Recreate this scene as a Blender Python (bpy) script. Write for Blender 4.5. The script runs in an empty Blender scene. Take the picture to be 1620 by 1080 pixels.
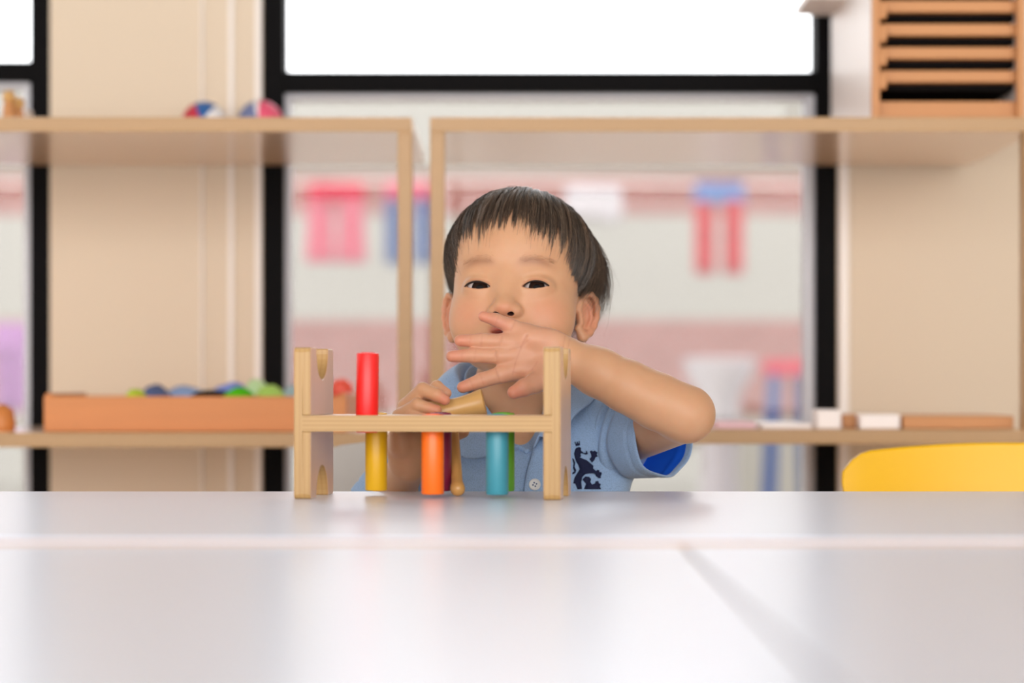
import bpy, bmesh, math, random
import numpy as np
from mathutils import Vector, Matrix
from mathutils.bvhtree import BVHTree
from mathutils.geometry import tessellate_polygon

# ------------------------------------------------------------------ camera, sky, light, exposure
S = bpy.context.scene
COL = S.collection
TABLE = 0.52            # height of the table top
EYE = TABLE + 0.103     # height of the lens
FOC = 3825.0            # focal length in pixels of the 1620 px frame (85 mm)
HOR = 615.0             # image row of the horizon

cam_d = bpy.data.cameras.new('camera')
cam_d.sensor_width = 36.0
cam_d.lens = FOC / 1620 * 36
cam_d.shift_y = (HOR - 540) / 1620
cam_d.dof.use_dof = True
cam_d.dof.focus_distance = 2.44
cam_d.dof.aperture_fstop = 2.9
cam_d.clip_end = 200
cam = bpy.data.objects.new('camera', cam_d)
cam.location = (0, 0, EYE)
cam.rotation_euler = (math.pi / 2, 0, 0)
COL.objects.link(cam)
S.camera = cam

W = bpy.data.worlds.new('sky')
W.use_nodes = True
bg = W.node_tree.nodes['Background']
bg.inputs['Color'].default_value = (0.97, 0.985, 1.0, 1)
bg.inputs['Strength'].default_value = 3.0
S.world = W

def area(name, loc, rot, sx, sy, power, col):
    l = bpy.data.lights.new(name, 'AREA')
    l.shape = 'RECTANGLE'; l.size = sx; l.size_y = sy; l.energy = power; l.color = col
    o = bpy.data.objects.new(name, l)
    o.location = loc; o.rotation_euler = rot
    COL.objects.link(o)
    return o

# ceiling panels of the classroom, an added fill behind the lens, and daylight from the windows in its left wall
area('ceiling_light', (-1.1, 1.0, 2.7), (0, 0, 0), 1.6, 1.0, 1.0, (1.0, 0.97, 0.93))
area('ceiling_light', (1.1, 1.0, 2.7), (0, 0, 0), 1.6, 1.0, 1.0, (1.0, 0.97, 0.93))
area('window_front_daylight', (0.0, -3.3, 1.35), (math.radians(90), 0, 0), 6.0, 2.3, 118, (1.0, 0.975, 0.935))
area('side_window_daylight', (-4.0, 2.6, 1.5), (0, math.radians(-90), 0), 1.8, 2.0, 14, (0.96, 0.98, 1.0))

S.view_settings.view_transform = 'Standard'
S.view_settings.look = 'None'
S.view_settings.gamma = 1.0
S.view_settings.use_curve_mapping = False
S.view_settings.exposure = 0.33
try:
    S.cycles.use_denoising = True
    S.cycles.max_bounces = 10
    S.cycles.transparent_max_bounces = 16
    S.cycles.caustics_reflective = False
    S.cycles.caustics_refractive = False
except Exception:
    pass

random.seed(7)
RNG = np.random.default_rng(11)

# ------------------------------------------------------------------ small helpers
def P(px, py, Y):
    """world point seen at pixel (px,py) of the 1620x1080 frame at distance Y (metres)"""
    return Vector(((px - 810) / FOC * Y, Y, EYE + (HOR - py) / FOC * Y))

def srgb(r, g, b):
    f = lambda c: ((c / 255) / 12.92) if c / 255 <= 0.04045 else (((c / 255) + 0.055) / 1.055) ** 2.4
    return (f(r), f(g), f(b), 1)

def mat(name, col, rough=0.5, spec=0.5, bump=0.0, bscale=200.0, vary=0.0, vscale=8.0, stretch=(1, 1, 1), metallic=0.0,
        coat=0.0, sheen=0.0, sss=0.0, stripes=None):
    m = bpy.data.materials.new(name)
    m.use_nodes = True
    nt = m.node_tree; N = nt.nodes; L = nt.links
    b = N['Principled BSDF']
    b.inputs['Base Color'].default_value = col
    b.inputs['Roughness'].default_value = rough
    b.inputs['Specular IOR Level'].default_value = spec
    b.inputs['Metallic'].default_value = metallic
    b.inputs['Coat Weight'].default_value = coat
    b.inputs['Coat Roughness'].default_value = 0.12
    b.inputs['Sheen Weight'].default_value = sheen
    b.inputs['Subsurface Weight'].default_value = sss
    b.inputs['Subsurface Scale'].default_value = 0.01
    tc = N.new('ShaderNodeTexCoord')
    mp = N.new('ShaderNodeMapping'); mp.inputs['Scale'].default_value = stretch
    L.new(tc.outputs['Object'], mp.inputs['Vector'])
    last = None
    if vary > 0:
        n = N.new('ShaderNodeTexNoise'); n.inputs['Scale'].default_value = vscale; n.inputs['Detail'].default_value = 5
        L.new(mp.outputs['Vector'], n.inputs['Vector'])
        mx = N.new('ShaderNodeMix'); mx.data_type = 'RGBA'
        mx.inputs['A'].default_value = tuple(c * (1 - vary) for c in col[:3]) + (1,)
        mx.inputs['B'].default_value = tuple(min(1, c * (1 + vary)) for c in col[:3]) + (1,)
        L.new(n.outputs['Fac'], mx.inputs['Factor'])
        last = mx.outputs['Result']
    if stripes:
        axis, period, amt, col2 = stripes
        sp = N.new('ShaderNodeSeparateXYZ'); L.new(tc.outputs['Object'], sp.inputs['Vector'])
        mu = N.new('ShaderNodeMath'); mu.operation = 'MULTIPLY'; mu.inputs[1].default_value = 2 * math.pi / period
        L.new(sp.outputs['XYZ'.index(axis)], mu.inputs[0])
        sn = N.new('ShaderNodeMath'); sn.operation = 'SINE'; L.new(mu.outputs[0], sn.inputs[0])
        rg = N.new('ShaderNodeMapRange'); rg.inputs['From Min'].default_value = 0.0; rg.inputs['From Max'].default_value = 0.9
        rg.inputs['To Max'].default_value = amt
        L.new(sn.outputs[0], rg.inputs['Value'])
        m2 = N.new('ShaderNodeMix'); m2.data_type = 'RGBA'
        if last: L.new(last, m2.inputs['A'])
        else: m2.inputs['A'].default_value = col
        m2.inputs['B'].default_value = col2
        L.new(rg.outputs['Result'], m2.inputs['Factor'])
        last = m2.outputs['Result']
    if last: L.new(last, b.inputs['Base Color'])
    if bump > 0:
        n2 = N.new('ShaderNodeTexNoise'); n2.inputs['Scale'].default_value = bscale; n2.inputs['Detail'].default_value = 3
        L.new(mp.outputs['Vector'], n2.inputs['Vector'])
        bp = N.new('ShaderNodeBump'); bp.inputs['Strength'].default_value = bump; bp.inputs['Distance'].default_value = 0.002
        L.new(n2.outputs['Fac'], bp.inputs['Height']); L.new(bp.outputs['Normal'], b.inputs['Normal'])
    return m

class MB:
    """collects shapes, becomes ONE mesh object"""
    def __init__(s): s.v = []; s.f = []; s.m = []
    def add(s, vs, fs, mi=0):
        o = len(s.v); s.v += [tuple(v) for v in vs]; s.f += [tuple(i + o for i in f) for f in fs]; s.m += [mi] * len(fs); return s
    def box(s, lo, hi, mi=0):
        x0, y0, z0 = lo; x1, y1, z1 = hi
        return s.add([(x0, y0, z0), (x1, y0, z0), (x1, y1, z0), (x0, y1, z0), (x0, y0, z1), (x1, y0, z1), (x1, y1, z1), (x0, y1, z1)],
                     [(0, 3, 2, 1), (4, 5, 6, 7), (0, 1, 5, 4), (1, 2, 6, 5), (2, 3, 7, 6), (3, 0, 4, 7)], mi)
    def rings(s, R, close=True, cap=True, mi=0):
        n = len(R[0]); vs = [p for r in R for p in r]; fs = []
        for i in range(len(R) - 1):
            for j in range(n if close else n - 1):
                k = (j + 1) % n
                fs.append((i * n + j, i * n + k, (i + 1) * n + k, (i + 1) * n + j))
        if cap: fs += [tuple(reversed(range(n))), tuple((len(R) - 1) * n + j for j in range(n))]
        return s.add(vs, fs, mi)
    def lathe(s, prof, c=(0, 0, 0), axis=None, n=32, mi=0):
        """prof: list of (r, t) along axis (default +z)"""
        ax = Vector(axis if axis else (0, 0, 1)).normalized()
        u = ax.orthogonal().normalized(); w = ax.cross(u); c = Vector(c)
        R = [[c + ax * t + (u * math.cos(2 * math.pi * j / n) + w * math.sin(2 * math.pi * j / n)) * max(r, 1e-5) for j in range(n)] for r, t in prof]
        return s.rings(R, mi=mi)
    def tube(s, pts, rad, n=10, mi=0):
        pts = [Vector(p) for p in pts]
        rad = rad if isinstance(rad, (list, tuple)) else [rad] * len(pts)
        R = []; u = None
        for i, p in enumerate(pts):
            d = (pts[min(i + 1, len(pts) - 1)] - pts[max(i - 1, 0)]).normalized()
            u = d.orthogonal().normalized() if u is None else (u - d * u.dot(d)).normalized()
            w = d.cross(u)
            R.append([p + (u * math.cos(2 * math.pi * j / n) + w * math.sin(2 * math.pi * j / n)) * rad[i] for j in range(n)])
        return s.rings(R, mi=mi)
    def prism(s, loops, to3, t0, t1, mi=0):
        """loops: outer 2D loop + holes; to3(a,b,t)->xyz ; thickness t0..t1"""
        tri = tessellate_polygon([[Vector((a, b, 0)) for a, b in l] for l in loops])
        flat = [p for l in loops for p in l]; n = len(flat)
        vs = [to3(a, b, t0) for a, b in flat] + [to3(a, b, t1) for a, b in flat]
        fs = [tuple(t) for t in tri] + [tuple(i + n for i in reversed(t)) for t in tri]
        o = 0
        for l in loops:
            k = len(l)
            for i in range(k): fs.append((o + i, o + (i + 1) % k, n + o + (i + 1) % k, n + o + i))
            o += k
        return s.add(vs, fs, mi)
    def build(s, name, m, parent=None, smooth=0, bevel=0.0, seg=2):
        me = bpy.data.meshes.new(name)
        me.from_pydata([tuple(v) for v in s.v], [], s.f)
        for mm in (m if isinstance(m, (list, tuple)) else [m]): me.materials.append(mm)
        if any(s.m): me.polygons.foreach_set('material_index', s.m)
        bm = bmesh.new(); bm.from_mesh(me)
        bmesh.ops.remove_doubles(bm, verts=bm.verts, dist=1e-6)
        bmesh.ops.recalc_face_normals(bm, faces=bm.faces)
        bm.to_mesh(me); bm.free()
        o = bpy.data.objects.new(name, me); COL.objects.link(o)
        if parent: o.parent = parent
        if bevel > 0:
            b = o.modifiers.new('bevel', 'BEVEL'); b.width = bevel; b.segments = seg; b.limit_method = 'ANGLE'; b.angle_limit = math.radians(50)
        if smooth: shade(me, smooth)
        return o

def shade(me, ang):
    me.polygons.foreach_set('use_smooth', [True] * len(me.polygons))
    if ang < 180:
        try: me.set_sharp_from_angle(angle=math.radians(ang))
        except Exception: pass
    me.update()

def tag(o, label=None, cat=None, group=None, kind=None):
    if label: o['label'] = label
    if cat: o['category'] = cat
    if group: o['group'] = group
    if kind: o['kind'] = kind
    return o

def thing(name, label, cat, loc=(0, 0, 0), rz=0.0, group=None):
    o = bpy.data.objects.new(name, None); o.empty_display_size = 0.05
    o.location = loc; o.rotation_euler = (0, 0, rz); COL.objects.link(o)
    return tag(o, label, cat, group)

def struct(o, label, cat): return tag(o, label, cat, kind='structure')

def circle(cx, cy, r, n=32): return [(cx + r * math.cos(2 * math.pi * i / n), cy + r * math.sin(2 * math.pi * i / n)) for i in range(n)]

# ------------------------------------------------------------------ materials
M = {}
M['wall'] = mat('painted wall', srgb(216, 198, 176), 0.75, 0.3, bump=0.08, bscale=60)
M['white_trim'] = mat('white trim', srgb(238, 230, 224), 0.45, 0.5)
M['ceiling'] = mat('ceiling panels', srgb(150, 150, 150), 0.8, 0.2)
M['floor'] = mat('floor vinyl', srgb(220, 206, 190), 0.4, 0.4, vary=0.1, vscale=4)
M['frame'] = mat('black window frame', srgb(10, 8, 9), 0.6, 0.06)
M['sash'] = mat('grey sash', srgb(196, 194, 200), 0.35, 0.5)
M['laminate'] = mat('white table laminate', srgb(230, 236, 252), 0.27, 0.5, bump=0.015, bscale=500)
M['edge'] = mat('table edge band', srgb(206, 172, 146), 0.4, 0.4)
M['metal'] = mat('grey metal leg', srgb(170, 170, 172), 0.3, 0.5, metallic=0.8)
M['shelf_edge'] = mat('beech edge band', srgb(176, 137, 92), 0.4, 0.4, vary=0.06, vscale=3, stretch=(1, 8, 20))
M['shelf'] = mat('beech melamine', srgb(238, 204, 172), 0.3, 0.55, vary=0.05, vscale=3, stretch=(1, 8, 20), coat=0.6)
M['tray'] = mat('orange brown wood', srgb(205, 128, 66), 0.45, 0.4, vary=0.12, vscale=5, stretch=(1, 6, 14))
M['rack'] = mat('rack wood', srgb(196, 136, 84), 0.5, 0.4, vary=0.08, vscale=5, stretch=(1, 6, 14))
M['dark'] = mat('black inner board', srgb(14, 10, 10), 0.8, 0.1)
M['white_paint'] = mat('white cabinet panel', srgb(240, 230, 226), 0.45, 0.4)
M['pine'] = mat('birch plywood face', srgb(222, 186, 156), 0.34, 0.5, coat=0.3, vary=0.09, vscale=16, stretch=(1, 1.5, .35), bump=0.03, bscale=120)
M['ply_x'] = mat('birch plywood upright', srgb(184, 145, 90), 0.4, 0.45, vary=0.09, vscale=26, stretch=(3, 3, .35), stripes=('X', 0.0046, 0.45, srgb(168, 122, 72)))
M['ply_z'] = mat('birch plywood board', srgb(186, 146, 91), 0.4, 0.45, vary=0.08, vscale=26, stretch=(.35, 3, 3), stripes=('Z', 0.0040, 0.55, srgb(162, 117, 64)))
M['mallet'] = mat('beech mallet wood', srgb(200, 154, 92), 0.35, 0.5, vary=0.12, vscale=22, stretch=(.4, 3, 3))
M['handle'] = mat('oiled mallet handle', srgb(214, 158, 90), 0.3, 0.5, vary=0.15, vscale=24, stretch=(3, 3, .5))
for nm, c in dict(red=(232, 24, 22), yellow=(226, 172, 14), orange=(252, 112, 14), purple=(128, 24, 62), teal=(60, 142, 158), green=(104, 176, 48)).items():
    M['peg_' + nm] = mat('painted wood ' + nm, srgb(*c), 0.36, 0.5, bump=0.02, bscale=150)
M['yellow_plastic'] = mat('yellow plastic', srgb(238, 182, 0), 0.35, 0.4, bump=0.02, bscale=400)
M['grey_plastic'] = mat('grey plastic', srgb(196, 188, 180), 0.4, 0.5, bump=0.02, bscale=400)
M['side_wall'] = mat('pale side wall', srgb(236, 232, 228), 0.75, 0.3)
# ------------------------------------------------------------------ the room
YW = 3.72                 # inner face of the window wall
def wx(px, Y=YW): return (px - 810) / FOC * Y
def wz(py, Y=YW): return EYE + (HOR - py) / FOC * Y

struct(MB().box((-4.2, -3.5, -0.06), (4.2, YW + 0.2, 0.0)).build('floor', M['floor']), 'warm beige vinyl classroom floor', 'floor')
struct(MB().box((-4.2, -3.5, 2.75), (4.2, YW + 0.2, 2.85)).build('ceiling', M['ceiling']), 'white classroom ceiling', 'ceiling')
struct(MB().box((-4.3, -3.5, 0), (-4.2, YW + 0.2, 2.75)).build('wall_left', M['side_wall']), 'pale side wall left of the room', 'wall')
struct(MB().box((4.2, -3.5, 0), (4.3, YW + 0.2, 2.75)).build('wall_right', M['side_wall']), 'pale side wall right of the room', 'wall')
# window wall: pillars between the openings, a low sill and a lintel
XA0, XA1 = -2.2, wx(79)          # left window opening
XB0, XB1 = wx(415), wx(1325)     # middle window opening
wall = MB()
wall.box((-4.2, YW, 0.12), (XA0, YW + 0.16, 2.75))
wall.box((XA1, YW, 0.12), (XB0, YW + 0.16, 2.75))
wall.box((XB1, YW, 0.12), (4.2, YW + 0.16, 2.75))
wall.box((XA0, YW + 0.001, 2.45), (XA1, YW + 0.16, 2.75))
wall.box((XB0, YW + 0.001, 2.45), (XB1, YW + 0.16, 2.75))
wall.box((-4.2, YW, 0.0), (4.2, YW + 0.16, 0.12))
struct(wall.build('wall_back', M['wall']), 'beige window wall with pillars between dark framed windows', 'wall')
# white strips standing for window light caught along the pillars beside the middle window
for i, (a, b) in enumerate(((wx(404), wx(414)), (wx(1327), wx(1343)), (wx(362), wx(370)), (wx(318), wx(322)))):
    struct(MB().box((a, YW - 0.006, 0.12), (b, YW, 2.45)).build('trim_%d' % (i + 1), M['white_trim'], bevel=0.002), 'slim white upright trim on the beige pillar by the window', 'trim')

def glass_mat():
    m = bpy.data.materials.new('window glass'); m.use_nodes = True
    nt = m.node_tree; nt.nodes.clear()
    out = nt.nodes.new('ShaderNodeOutputMaterial')
    tr = nt.nodes.new('ShaderNodeBsdfTransparent'); gl = nt.nodes.new('ShaderNodeBsdfGlossy'); gl.inputs['Roughness'].default_value = 0.02
    fr = nt.nodes.new('ShaderNodeFresnel'); fr.inputs['IOR'].default_value = 1.3
    mx = nt.nodes.new('ShaderNodeMixShader')
    nt.links.new(fr.outputs[0], mx.inputs[0]); nt.links.new(tr.outputs[0], mx.inputs[1]); nt.links.new(gl.outputs[0], mx.inputs[2])
    nt.links.new(mx.outputs[0], out.inputs[0])
    return m
M['glass'] = glass_mat()

def window(n, x0, x1, zt0, zt1, fl, fr):
    """frame bars of width fl/fr, transom between zt0 and zt1, two panes"""
    root = thing('window_%d' % n, 'black framed window %s with a thick transom' % ('behind the seated child' if n == 2 else 'at the far left'), 'window')
    root['kind'] = 'structure'
    y0, y1 = YW + 0.0, YW + 0.07
    f = MB()
    f.box((x0, y0, 0.12), (x0 + fl, y1, 2.45)); f.box((x1 - fr, y0, 0.12), (x1, y1, 2.45))
    f.box((x0 + fl, y0, zt0), (x1 - fr, y1, zt1)); f.box((x0 + fl, y0, 0.12), (x1 - fr, y1, 0.16)); f.box((x0 + fl, y0, 2.40), (x1 - fr, y1, 2.45))
    f.build('window_frame', M['frame'], root, bevel=0.002)
    g = MB(); a, b = x0 + fl, x1 - fr; w = 0.007
    g.box((a, y0 + 0.02, 0.16), (a + w, y1, zt0)); g.box((b - w * 2, y0 + 0.02, 0.16), (b, y1, zt0)); g.box((a + w, y0 + 0.02, zt0 - w), (b - 2 * w, y1, zt0))
    g.build('sash', M['sash'], root)
    MB().box((a + w, y0 + 0.05, 0.16), (b - 2 * w, y0 + 0.055, zt0 - w)).build('window_pane', M['glass'], root)
    MB().box((a, y0 + 0.05, zt1), (b, y0 + 0.055, 2.40)).build('window_pane', M['glass'], root)
    return root
window(2, XB0, XB1, wz(146), wz(113), wx(449) - wx(415), wx(1325) - wx(1291))
window(1, XA0, XA1, wz(128), wz(97), 0.04, wx(79) - wx(48))

# ------------------------------------------------------------------ outside
def outer_mat():
    m = bpy.data.materials.new('banded brick wall'); m.use_nodes = True
    nt = m.node_tree; N = nt.nodes; L = nt.links; b = N['Principled BSDF']; b.inputs['Roughness'].default_value = 0.85
    tc = N.new('ShaderNodeTexCoord'); sp = N.new('ShaderNodeSeparateXYZ'); L.new(tc.outputs['Object'], sp.inputs[0])
    cb = N.new('ShaderNodeCombineXYZ'); L.new(sp.outputs[0], cb.inputs[0]); L.new(sp.outputs[2], cb.inputs[1])
    br = N.new('ShaderNodeTexBrick'); br.inputs['Scale'].default_value = 6.5; br.inputs['Color1'].default_value = srgb(115, 65, 58)
    br.inputs['Color2'].default_value = srgb(130, 81, 75); br.inputs['Mortar'].default_value = srgb(140, 119, 112); br.inputs['Mortar Size'].default_value = 0.02
    L.new(cb.outputs[0], br.inputs['Vector'])
    cr = N.new('ShaderNodeValToRGB'); cr.color_ramp.interpolation = 'CONSTANT'
    mr = N.new('ShaderNodeMapRange'); mr.inputs['From Min'].default_value = 0; mr.inputs['From Max'].default_value = 2.0
    L.new(sp.outputs[2], mr.inputs['Value']); L.new(mr.outputs[0], cr.inputs[0])
    e = cr.color_ramp.elements
    YO = 9.6
    zs = [EYE + (HOR - py) / FOC * YO for py in (655, 508, 343, 276)]
    e[0].position = 0; e[0].color = (0, 0, 0, 1); e[1].position = zs[0] / 2; e[1].color = (1, 1, 1, 1)
    for k, z in enumerate(zs[1:]):
        x = e.new(z / 2); x.color = ((0, 0, 0, 1), (1, 1, 1, 1), (0, 0, 0, 1))[k]
    mx = N.new('ShaderNodeMix'); mx.data_type = 'RGBA'; mx.inputs['A'].default_value = srgb(136, 133, 126)
    L.new(cr.outputs['Color'], mx.inputs['Factor']); L.new(br.outputs['Color'], mx.inputs['B']); L.new(mx.outputs['Result'], b.inputs['Base Color'])
    return m
YO = 9.6
struct(MB().box((-6, YO, 0), (6, YO + 0.15, EYE + 1.20)).build('wall_outer', outer_mat()), 'garden wall with bands of red brick and cream plaster seen through the window', 'wall')
struct(MB().box((-8, YW + 0.2, -0.06), (8, 14, 0.0)).build('ground', mat('pale paving', srgb(163, 155, 146), 0.8, 0.2, vary=0.1, vscale=2)), 'pale paved ground outside the windows', 'ground')

YL = 8.9
M['cloth_pink'] = mat('pink cloth', srgb(163, 71, 88), 0.9, 0.1, bump=0.2, bscale=80, sheen=0.2)
M['cloth_rose'] = mat('rose waistband', srgb(159, 37, 58), 0.9, 0.1)
M['cloth_red'] = mat('red cloth', srgb(155, 31, 37), 0.9, 0.1, bump=0.2, bscale=80)
M['cloth_blue'] = mat('blue denim', srgb(49, 71, 115), 0.9, 0.1, bump=0.2, bscale=80)
M['cloth_sky'] = mat('light blue cloth', srgb(92, 112, 151), 0.9, 0.1)
M['cloth_white'] = mat('white cloth', srgb(159, 154, 157), 0.9, 0.1)
M['cloth_lilac'] = mat('lilac cloth', srgb(140, 100, 144), 0.9, 0.1, bump=0.2, bscale=80)
def garment(name, label, pxs, y0, y1, y2, half, flare, mw, ml, Y=YL, group='clothes drying outside'):
    """legs centred on pxs hang from y1 to y2; a waist runs y0..y1"""
    root = thing(name, label, 'trousers', P(sum(pxs) / len(pxs), y0, Y), 0, group)
    o = root.location
    a, b = P(min(pxs) - half * 1.25, y0, Y) - o, P(max(pxs) + half * 1.25, y1, Y) - o
    R = []
    n = 20
    for k in range(5):
        t = k / 4; z = a.z + (b.z - a.z) * t
        R.append([((a.x + b.x) / 2 + (b.x - a.x) / 2 * (0.9 + .1 * t) * math.cos(2 * math.pi * j / n), 0.03 * math.sin(2 * math.pi * j / n) * (1 + .3 * math.sin(5 * j)), z) for j in range(n)])
    MB().rings(R).build('waist', mw, root, smooth=180)
    for p in pxs:
        R = []
        for k in range(9):
            t = k / 8; q = P(p, y1 + (y2 - y1) * t, Y) - o; h = half / FOC * Y * (1 + (flare - 1) * t)
            R.append([(q.x + h * math.cos(2 * math.pi * j / n), 0.028 * math.sin(2 * math.pi * j / n) * (1 + .25 * math.sin(3 * j + k)), q.z + (0.012 if k == 0 else 0)) for j in range(n)])
        MB().rings(R).build('leg', ml, root, smooth=180)
    return root
garment('trousers', 'pink flared trousers hanging on the line left of the wooden post', (507, 556), 290, 322, 415, 19, 1.25, M['cloth_rose'], M['cloth_pink'])
garment('trousers', 'blue trousers with a pink waist hanging behind the wooden post', (622, 668), 290, 318, 418, 13, 1.0, M['cloth_pink'], M['cloth_blue'])
garment('trousers', 'red narrow trousers with a pale blue waist hanging right of the child', (1115, 1160), 290, 322, 434, 16, 1.0, M['cloth_sky'], M['cloth_red'])
garment('trousers', 'lilac trousers low behind the far left window', (8, 32), 512, 560, 650, 16, 0.8, M['cloth_lilac'], M['cloth_lilac'], Y=8.0)
garment('shirt', 'white top hanging on the line just right of the child', (915, 962), 295, 345, 352, 20, 1.0, M['cloth_white'], M['cloth_white'])['category'] = 'shirt'
line = MB().tube([P(x, 289 + 3 * math.sin(x / 160), YL) for x in range(-250, 1900, 60)], 0.004, 6)
tag(line.build('clothesline', M['white_paint']), 'thin white clothesline strung outside behind the windows', 'line')

# white flared planter and red-topped blue stool outside
def at_ground(px, Y): return (wx(px, Y), Y, 0)
pl = thing('planter', 'tall white flared planter standing outside right of the child', 'planter', at_ground(1138, 8.4))
zt = EYE + (HOR - 570) / FOC * 8.4
MB().lathe([(0.09, 0), (0.075, 0.1), (0.06, 0.35), (0.07, zt - 0.12), (0.115, zt - 0.05), (0.122, zt), (0.10, zt), (0.06, zt - 0.06)]).build('pot', M['cloth_white'], pl, smooth=60)
MB().lathe([(0.128, zt - .012), (0.132, zt), (0.118, zt + .006), (0.108, zt)]).build('rim', M['cloth_white'], pl, smooth=60)
st = thing('stool', 'blue legged stool with a red seat standing outside at the right window edge', 'stool', at_ground(1246, 8.2))
zs_ = EYE + (HOR - 570) / FOC * 8.2
MB().lathe([(0.08, zs_ - 0.05), (0.085, zs_ - .02), (0.08, zs_), (0.0, zs_)], n=32).build('seat', M['cloth_rose'], st, smooth=50)
for sx in (-1, 1):
    for sy in (-1, 1):
        MB().tube([(sx * 0.045, sy * 0.045, zs_ - 0.045), (sx * 0.075, sy * 0.075, 0)], 0.018, 10).build('leg', M['cloth_blue'], st, smooth=60)

# ------------------------------------------------------------------ shelving
YS = 3.2; YB = 3.68
def shelving(label, x0, x1, ztop, zlow, rz):
    root = thing('shelving_unit', label, 'shelves', ((x0 + x1) / 2, YS, 0), rz, 'open beech shelving below the windows')
    h = (x1 - x0) / 2; d = YB - YS; t = 0.0195
    for z in (ztop, zlow, 0.12):
        sh = MB().box((-h + (0 if z == ztop else t), 0, z - t), (h - (0 if z == ztop else t), d, z)).build('shelf', [M['shelf'], M['shelf_edge']], root, bevel=0.0012)
        for pg in sh.data.polygons:
            if pg.normal.y < -0.7: pg.material_index = 1
    for a in (-h, h - t):
        MB().box((a, 0, 0), (a + t, 0.03, ztop - t)).build('post', M['shelf_edge'], root, bevel=0.0012)
    return root
ZT = wz(185, YS); ZLa = wz(684, YS); ZLb = wz(679, YS)
shelving('open beech shelves at the left holding the orange wooden tray', wx(652, YS) - 0.86, wx(652, YS), ZT, ZLa, math.radians(0.0))
shelving('open beech shelves at the right below the slotted cabinet', wx(680, YS), wx(680, YS) + 0.806, ZT, ZLb, 0)

# slotted paper cabinet on the right shelves
cx0 = 0.484; cx1 = cx0 + 0.205
cb = thing('paper_cabinet', 'white sided wooden cabinet with dark slots on the right shelf top', 'cabinet', (cx0, 3.25, ZT))
hc = 0.206; dc = 0.42; tb = 0.008
MB().box((0, 0.012, 0), (tb, dc, hc)).box((cx1 - cx0 - tb, 0.012, 0), (cx1 - cx0, dc, hc)).build('side_panel', M['white_paint'], cb, bevel=0.001)
MB().box((tb, 0.012, 0), (cx1 - cx0 - tb, dc - .01, 0.028)).build('base', M['rack'], cb, bevel=0.001)
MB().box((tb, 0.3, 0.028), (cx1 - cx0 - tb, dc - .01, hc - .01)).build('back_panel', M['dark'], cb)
MB().box((tb, 0.012, hc - 0.01), (cx1 - cx0 - tb, dc - .01, hc)).build('top_panel', M['rack'], cb, bevel=0.001)
for a in (0, cx1 - cx0 - 0.010):
    MB().box((a, -0.004, 0), (a + 0.010, 0.012, hc)).build('front_post', M['rack'], cb, bevel=0.001)
for k in range(5):
    z = 0.028 + 0.026 + k * 0.0315
    sl = MB().box((tb, 0.014, z), (cx1 - cx0 - tb, 0.3, z + 0.016))
    sl.box((0.010, -0.006, z - 0.011), (0.019, 0.014, z + 0.010))
    sl.build('slat', M['rack'], cb, bevel=0.0015)
    MB().box((tb, 0.03, z - 0.009), (cx1 - cx0 - tb, 0.3, z - 0.001)).build('card_stack', M['dark'], cb)  # dark slab added to fill the slot gap
bd = MB().box((cx0 - 0.055, 3.50, ZT + hc), (cx1, 3.665, ZT + hc + 0.012)).build('white_board', M['white_paint'], bevel=0.001)
tag(bd, 'white board lying on the slotted cabinet and sticking out at its left', 'board')

# striped balls on the left shelf top
def ball_mat(name, cols):
    m = bpy.data.materials.new(name); m.use_nodes = True
    nt = m.node_tree; N = nt.nodes; L = nt.links; b = N['Principled BSDF']; b.inputs['Roughness'].default_value = 0.4
    tc = N.new('ShaderNodeTexCoord'); sp = N.new('ShaderNodeSeparateXYZ'); L.new(tc.outputs['Object'], sp.inputs[0])
    at = N.new('ShaderNodeMath'); at.operation = 'ARCTAN2'; L.new(sp.outputs[2], at.inputs[0]); L.new(sp.outputs[0], at.inputs[1])
    mr = N.new('ShaderNodeMapRange'); mr.inputs['From Min'].default_value = 0; mr.inputs['From Max'].default_value = math.pi
    L.new(at.outputs[0], mr.inputs[0])
    cr = N.new('ShaderNodeValToRGB'); cr.color_ramp.interpolation = 'CONSTANT'; e = cr.color_ramp.elements
    e[0].position = 0; e[0].color = cols[0]; e[1].position = cols[2][0]; e[1].color = cols[2][1]
    for p, c in cols[3:]: x = e.new(p); x.color = c
    L.new(mr.outputs[0], cr.inputs[0]); L.new(cr.outputs[0], b.inputs['Base Color'])
    return m
def sphere_obj(name, m, r, loc, parent=None, seg=32):
    me = bpy.data.meshes.new(name); bm = bmesh.new(); bmesh.ops.create_uvsphere(bm, u_segments=seg, v_segments=seg // 2, radius=r); bm.to_mesh(me); bm.free()
    me.materials.append(m); shade(me, 180)
    o = bpy.data.objects.new(name, me); COL.objects.link(o); o.location = loc
    if parent: o.parent = parent
    return o
RED, BLU, WHI, GRY = srgb(196, 44, 66), srgb(40, 96, 160), srgb(240, 236, 236), srgb(110, 120, 160)
m1 = ball_mat('red blue white ball', (WHI, None, (0.30, BLU), (0.62, RED)))
m2 = ball_mat('pink grey ball', (srgb(232, 90, 120), None, (0.50, WHI), (0.58, GRY)))
tag(sphere_obj('ball', m1, 0.034, (wx(323, 3.6), 3.6, ZT + 0.034)), 'red, blue and white ball on the left shelf top, the left one of two', 'ball')
tag(sphere_obj('ball', m2, 0.035, (wx(412, 3.6), 3.6, ZT + 0.035)), 'pink and grey ball on the left shelf top by the window frame', 'ball')
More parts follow.
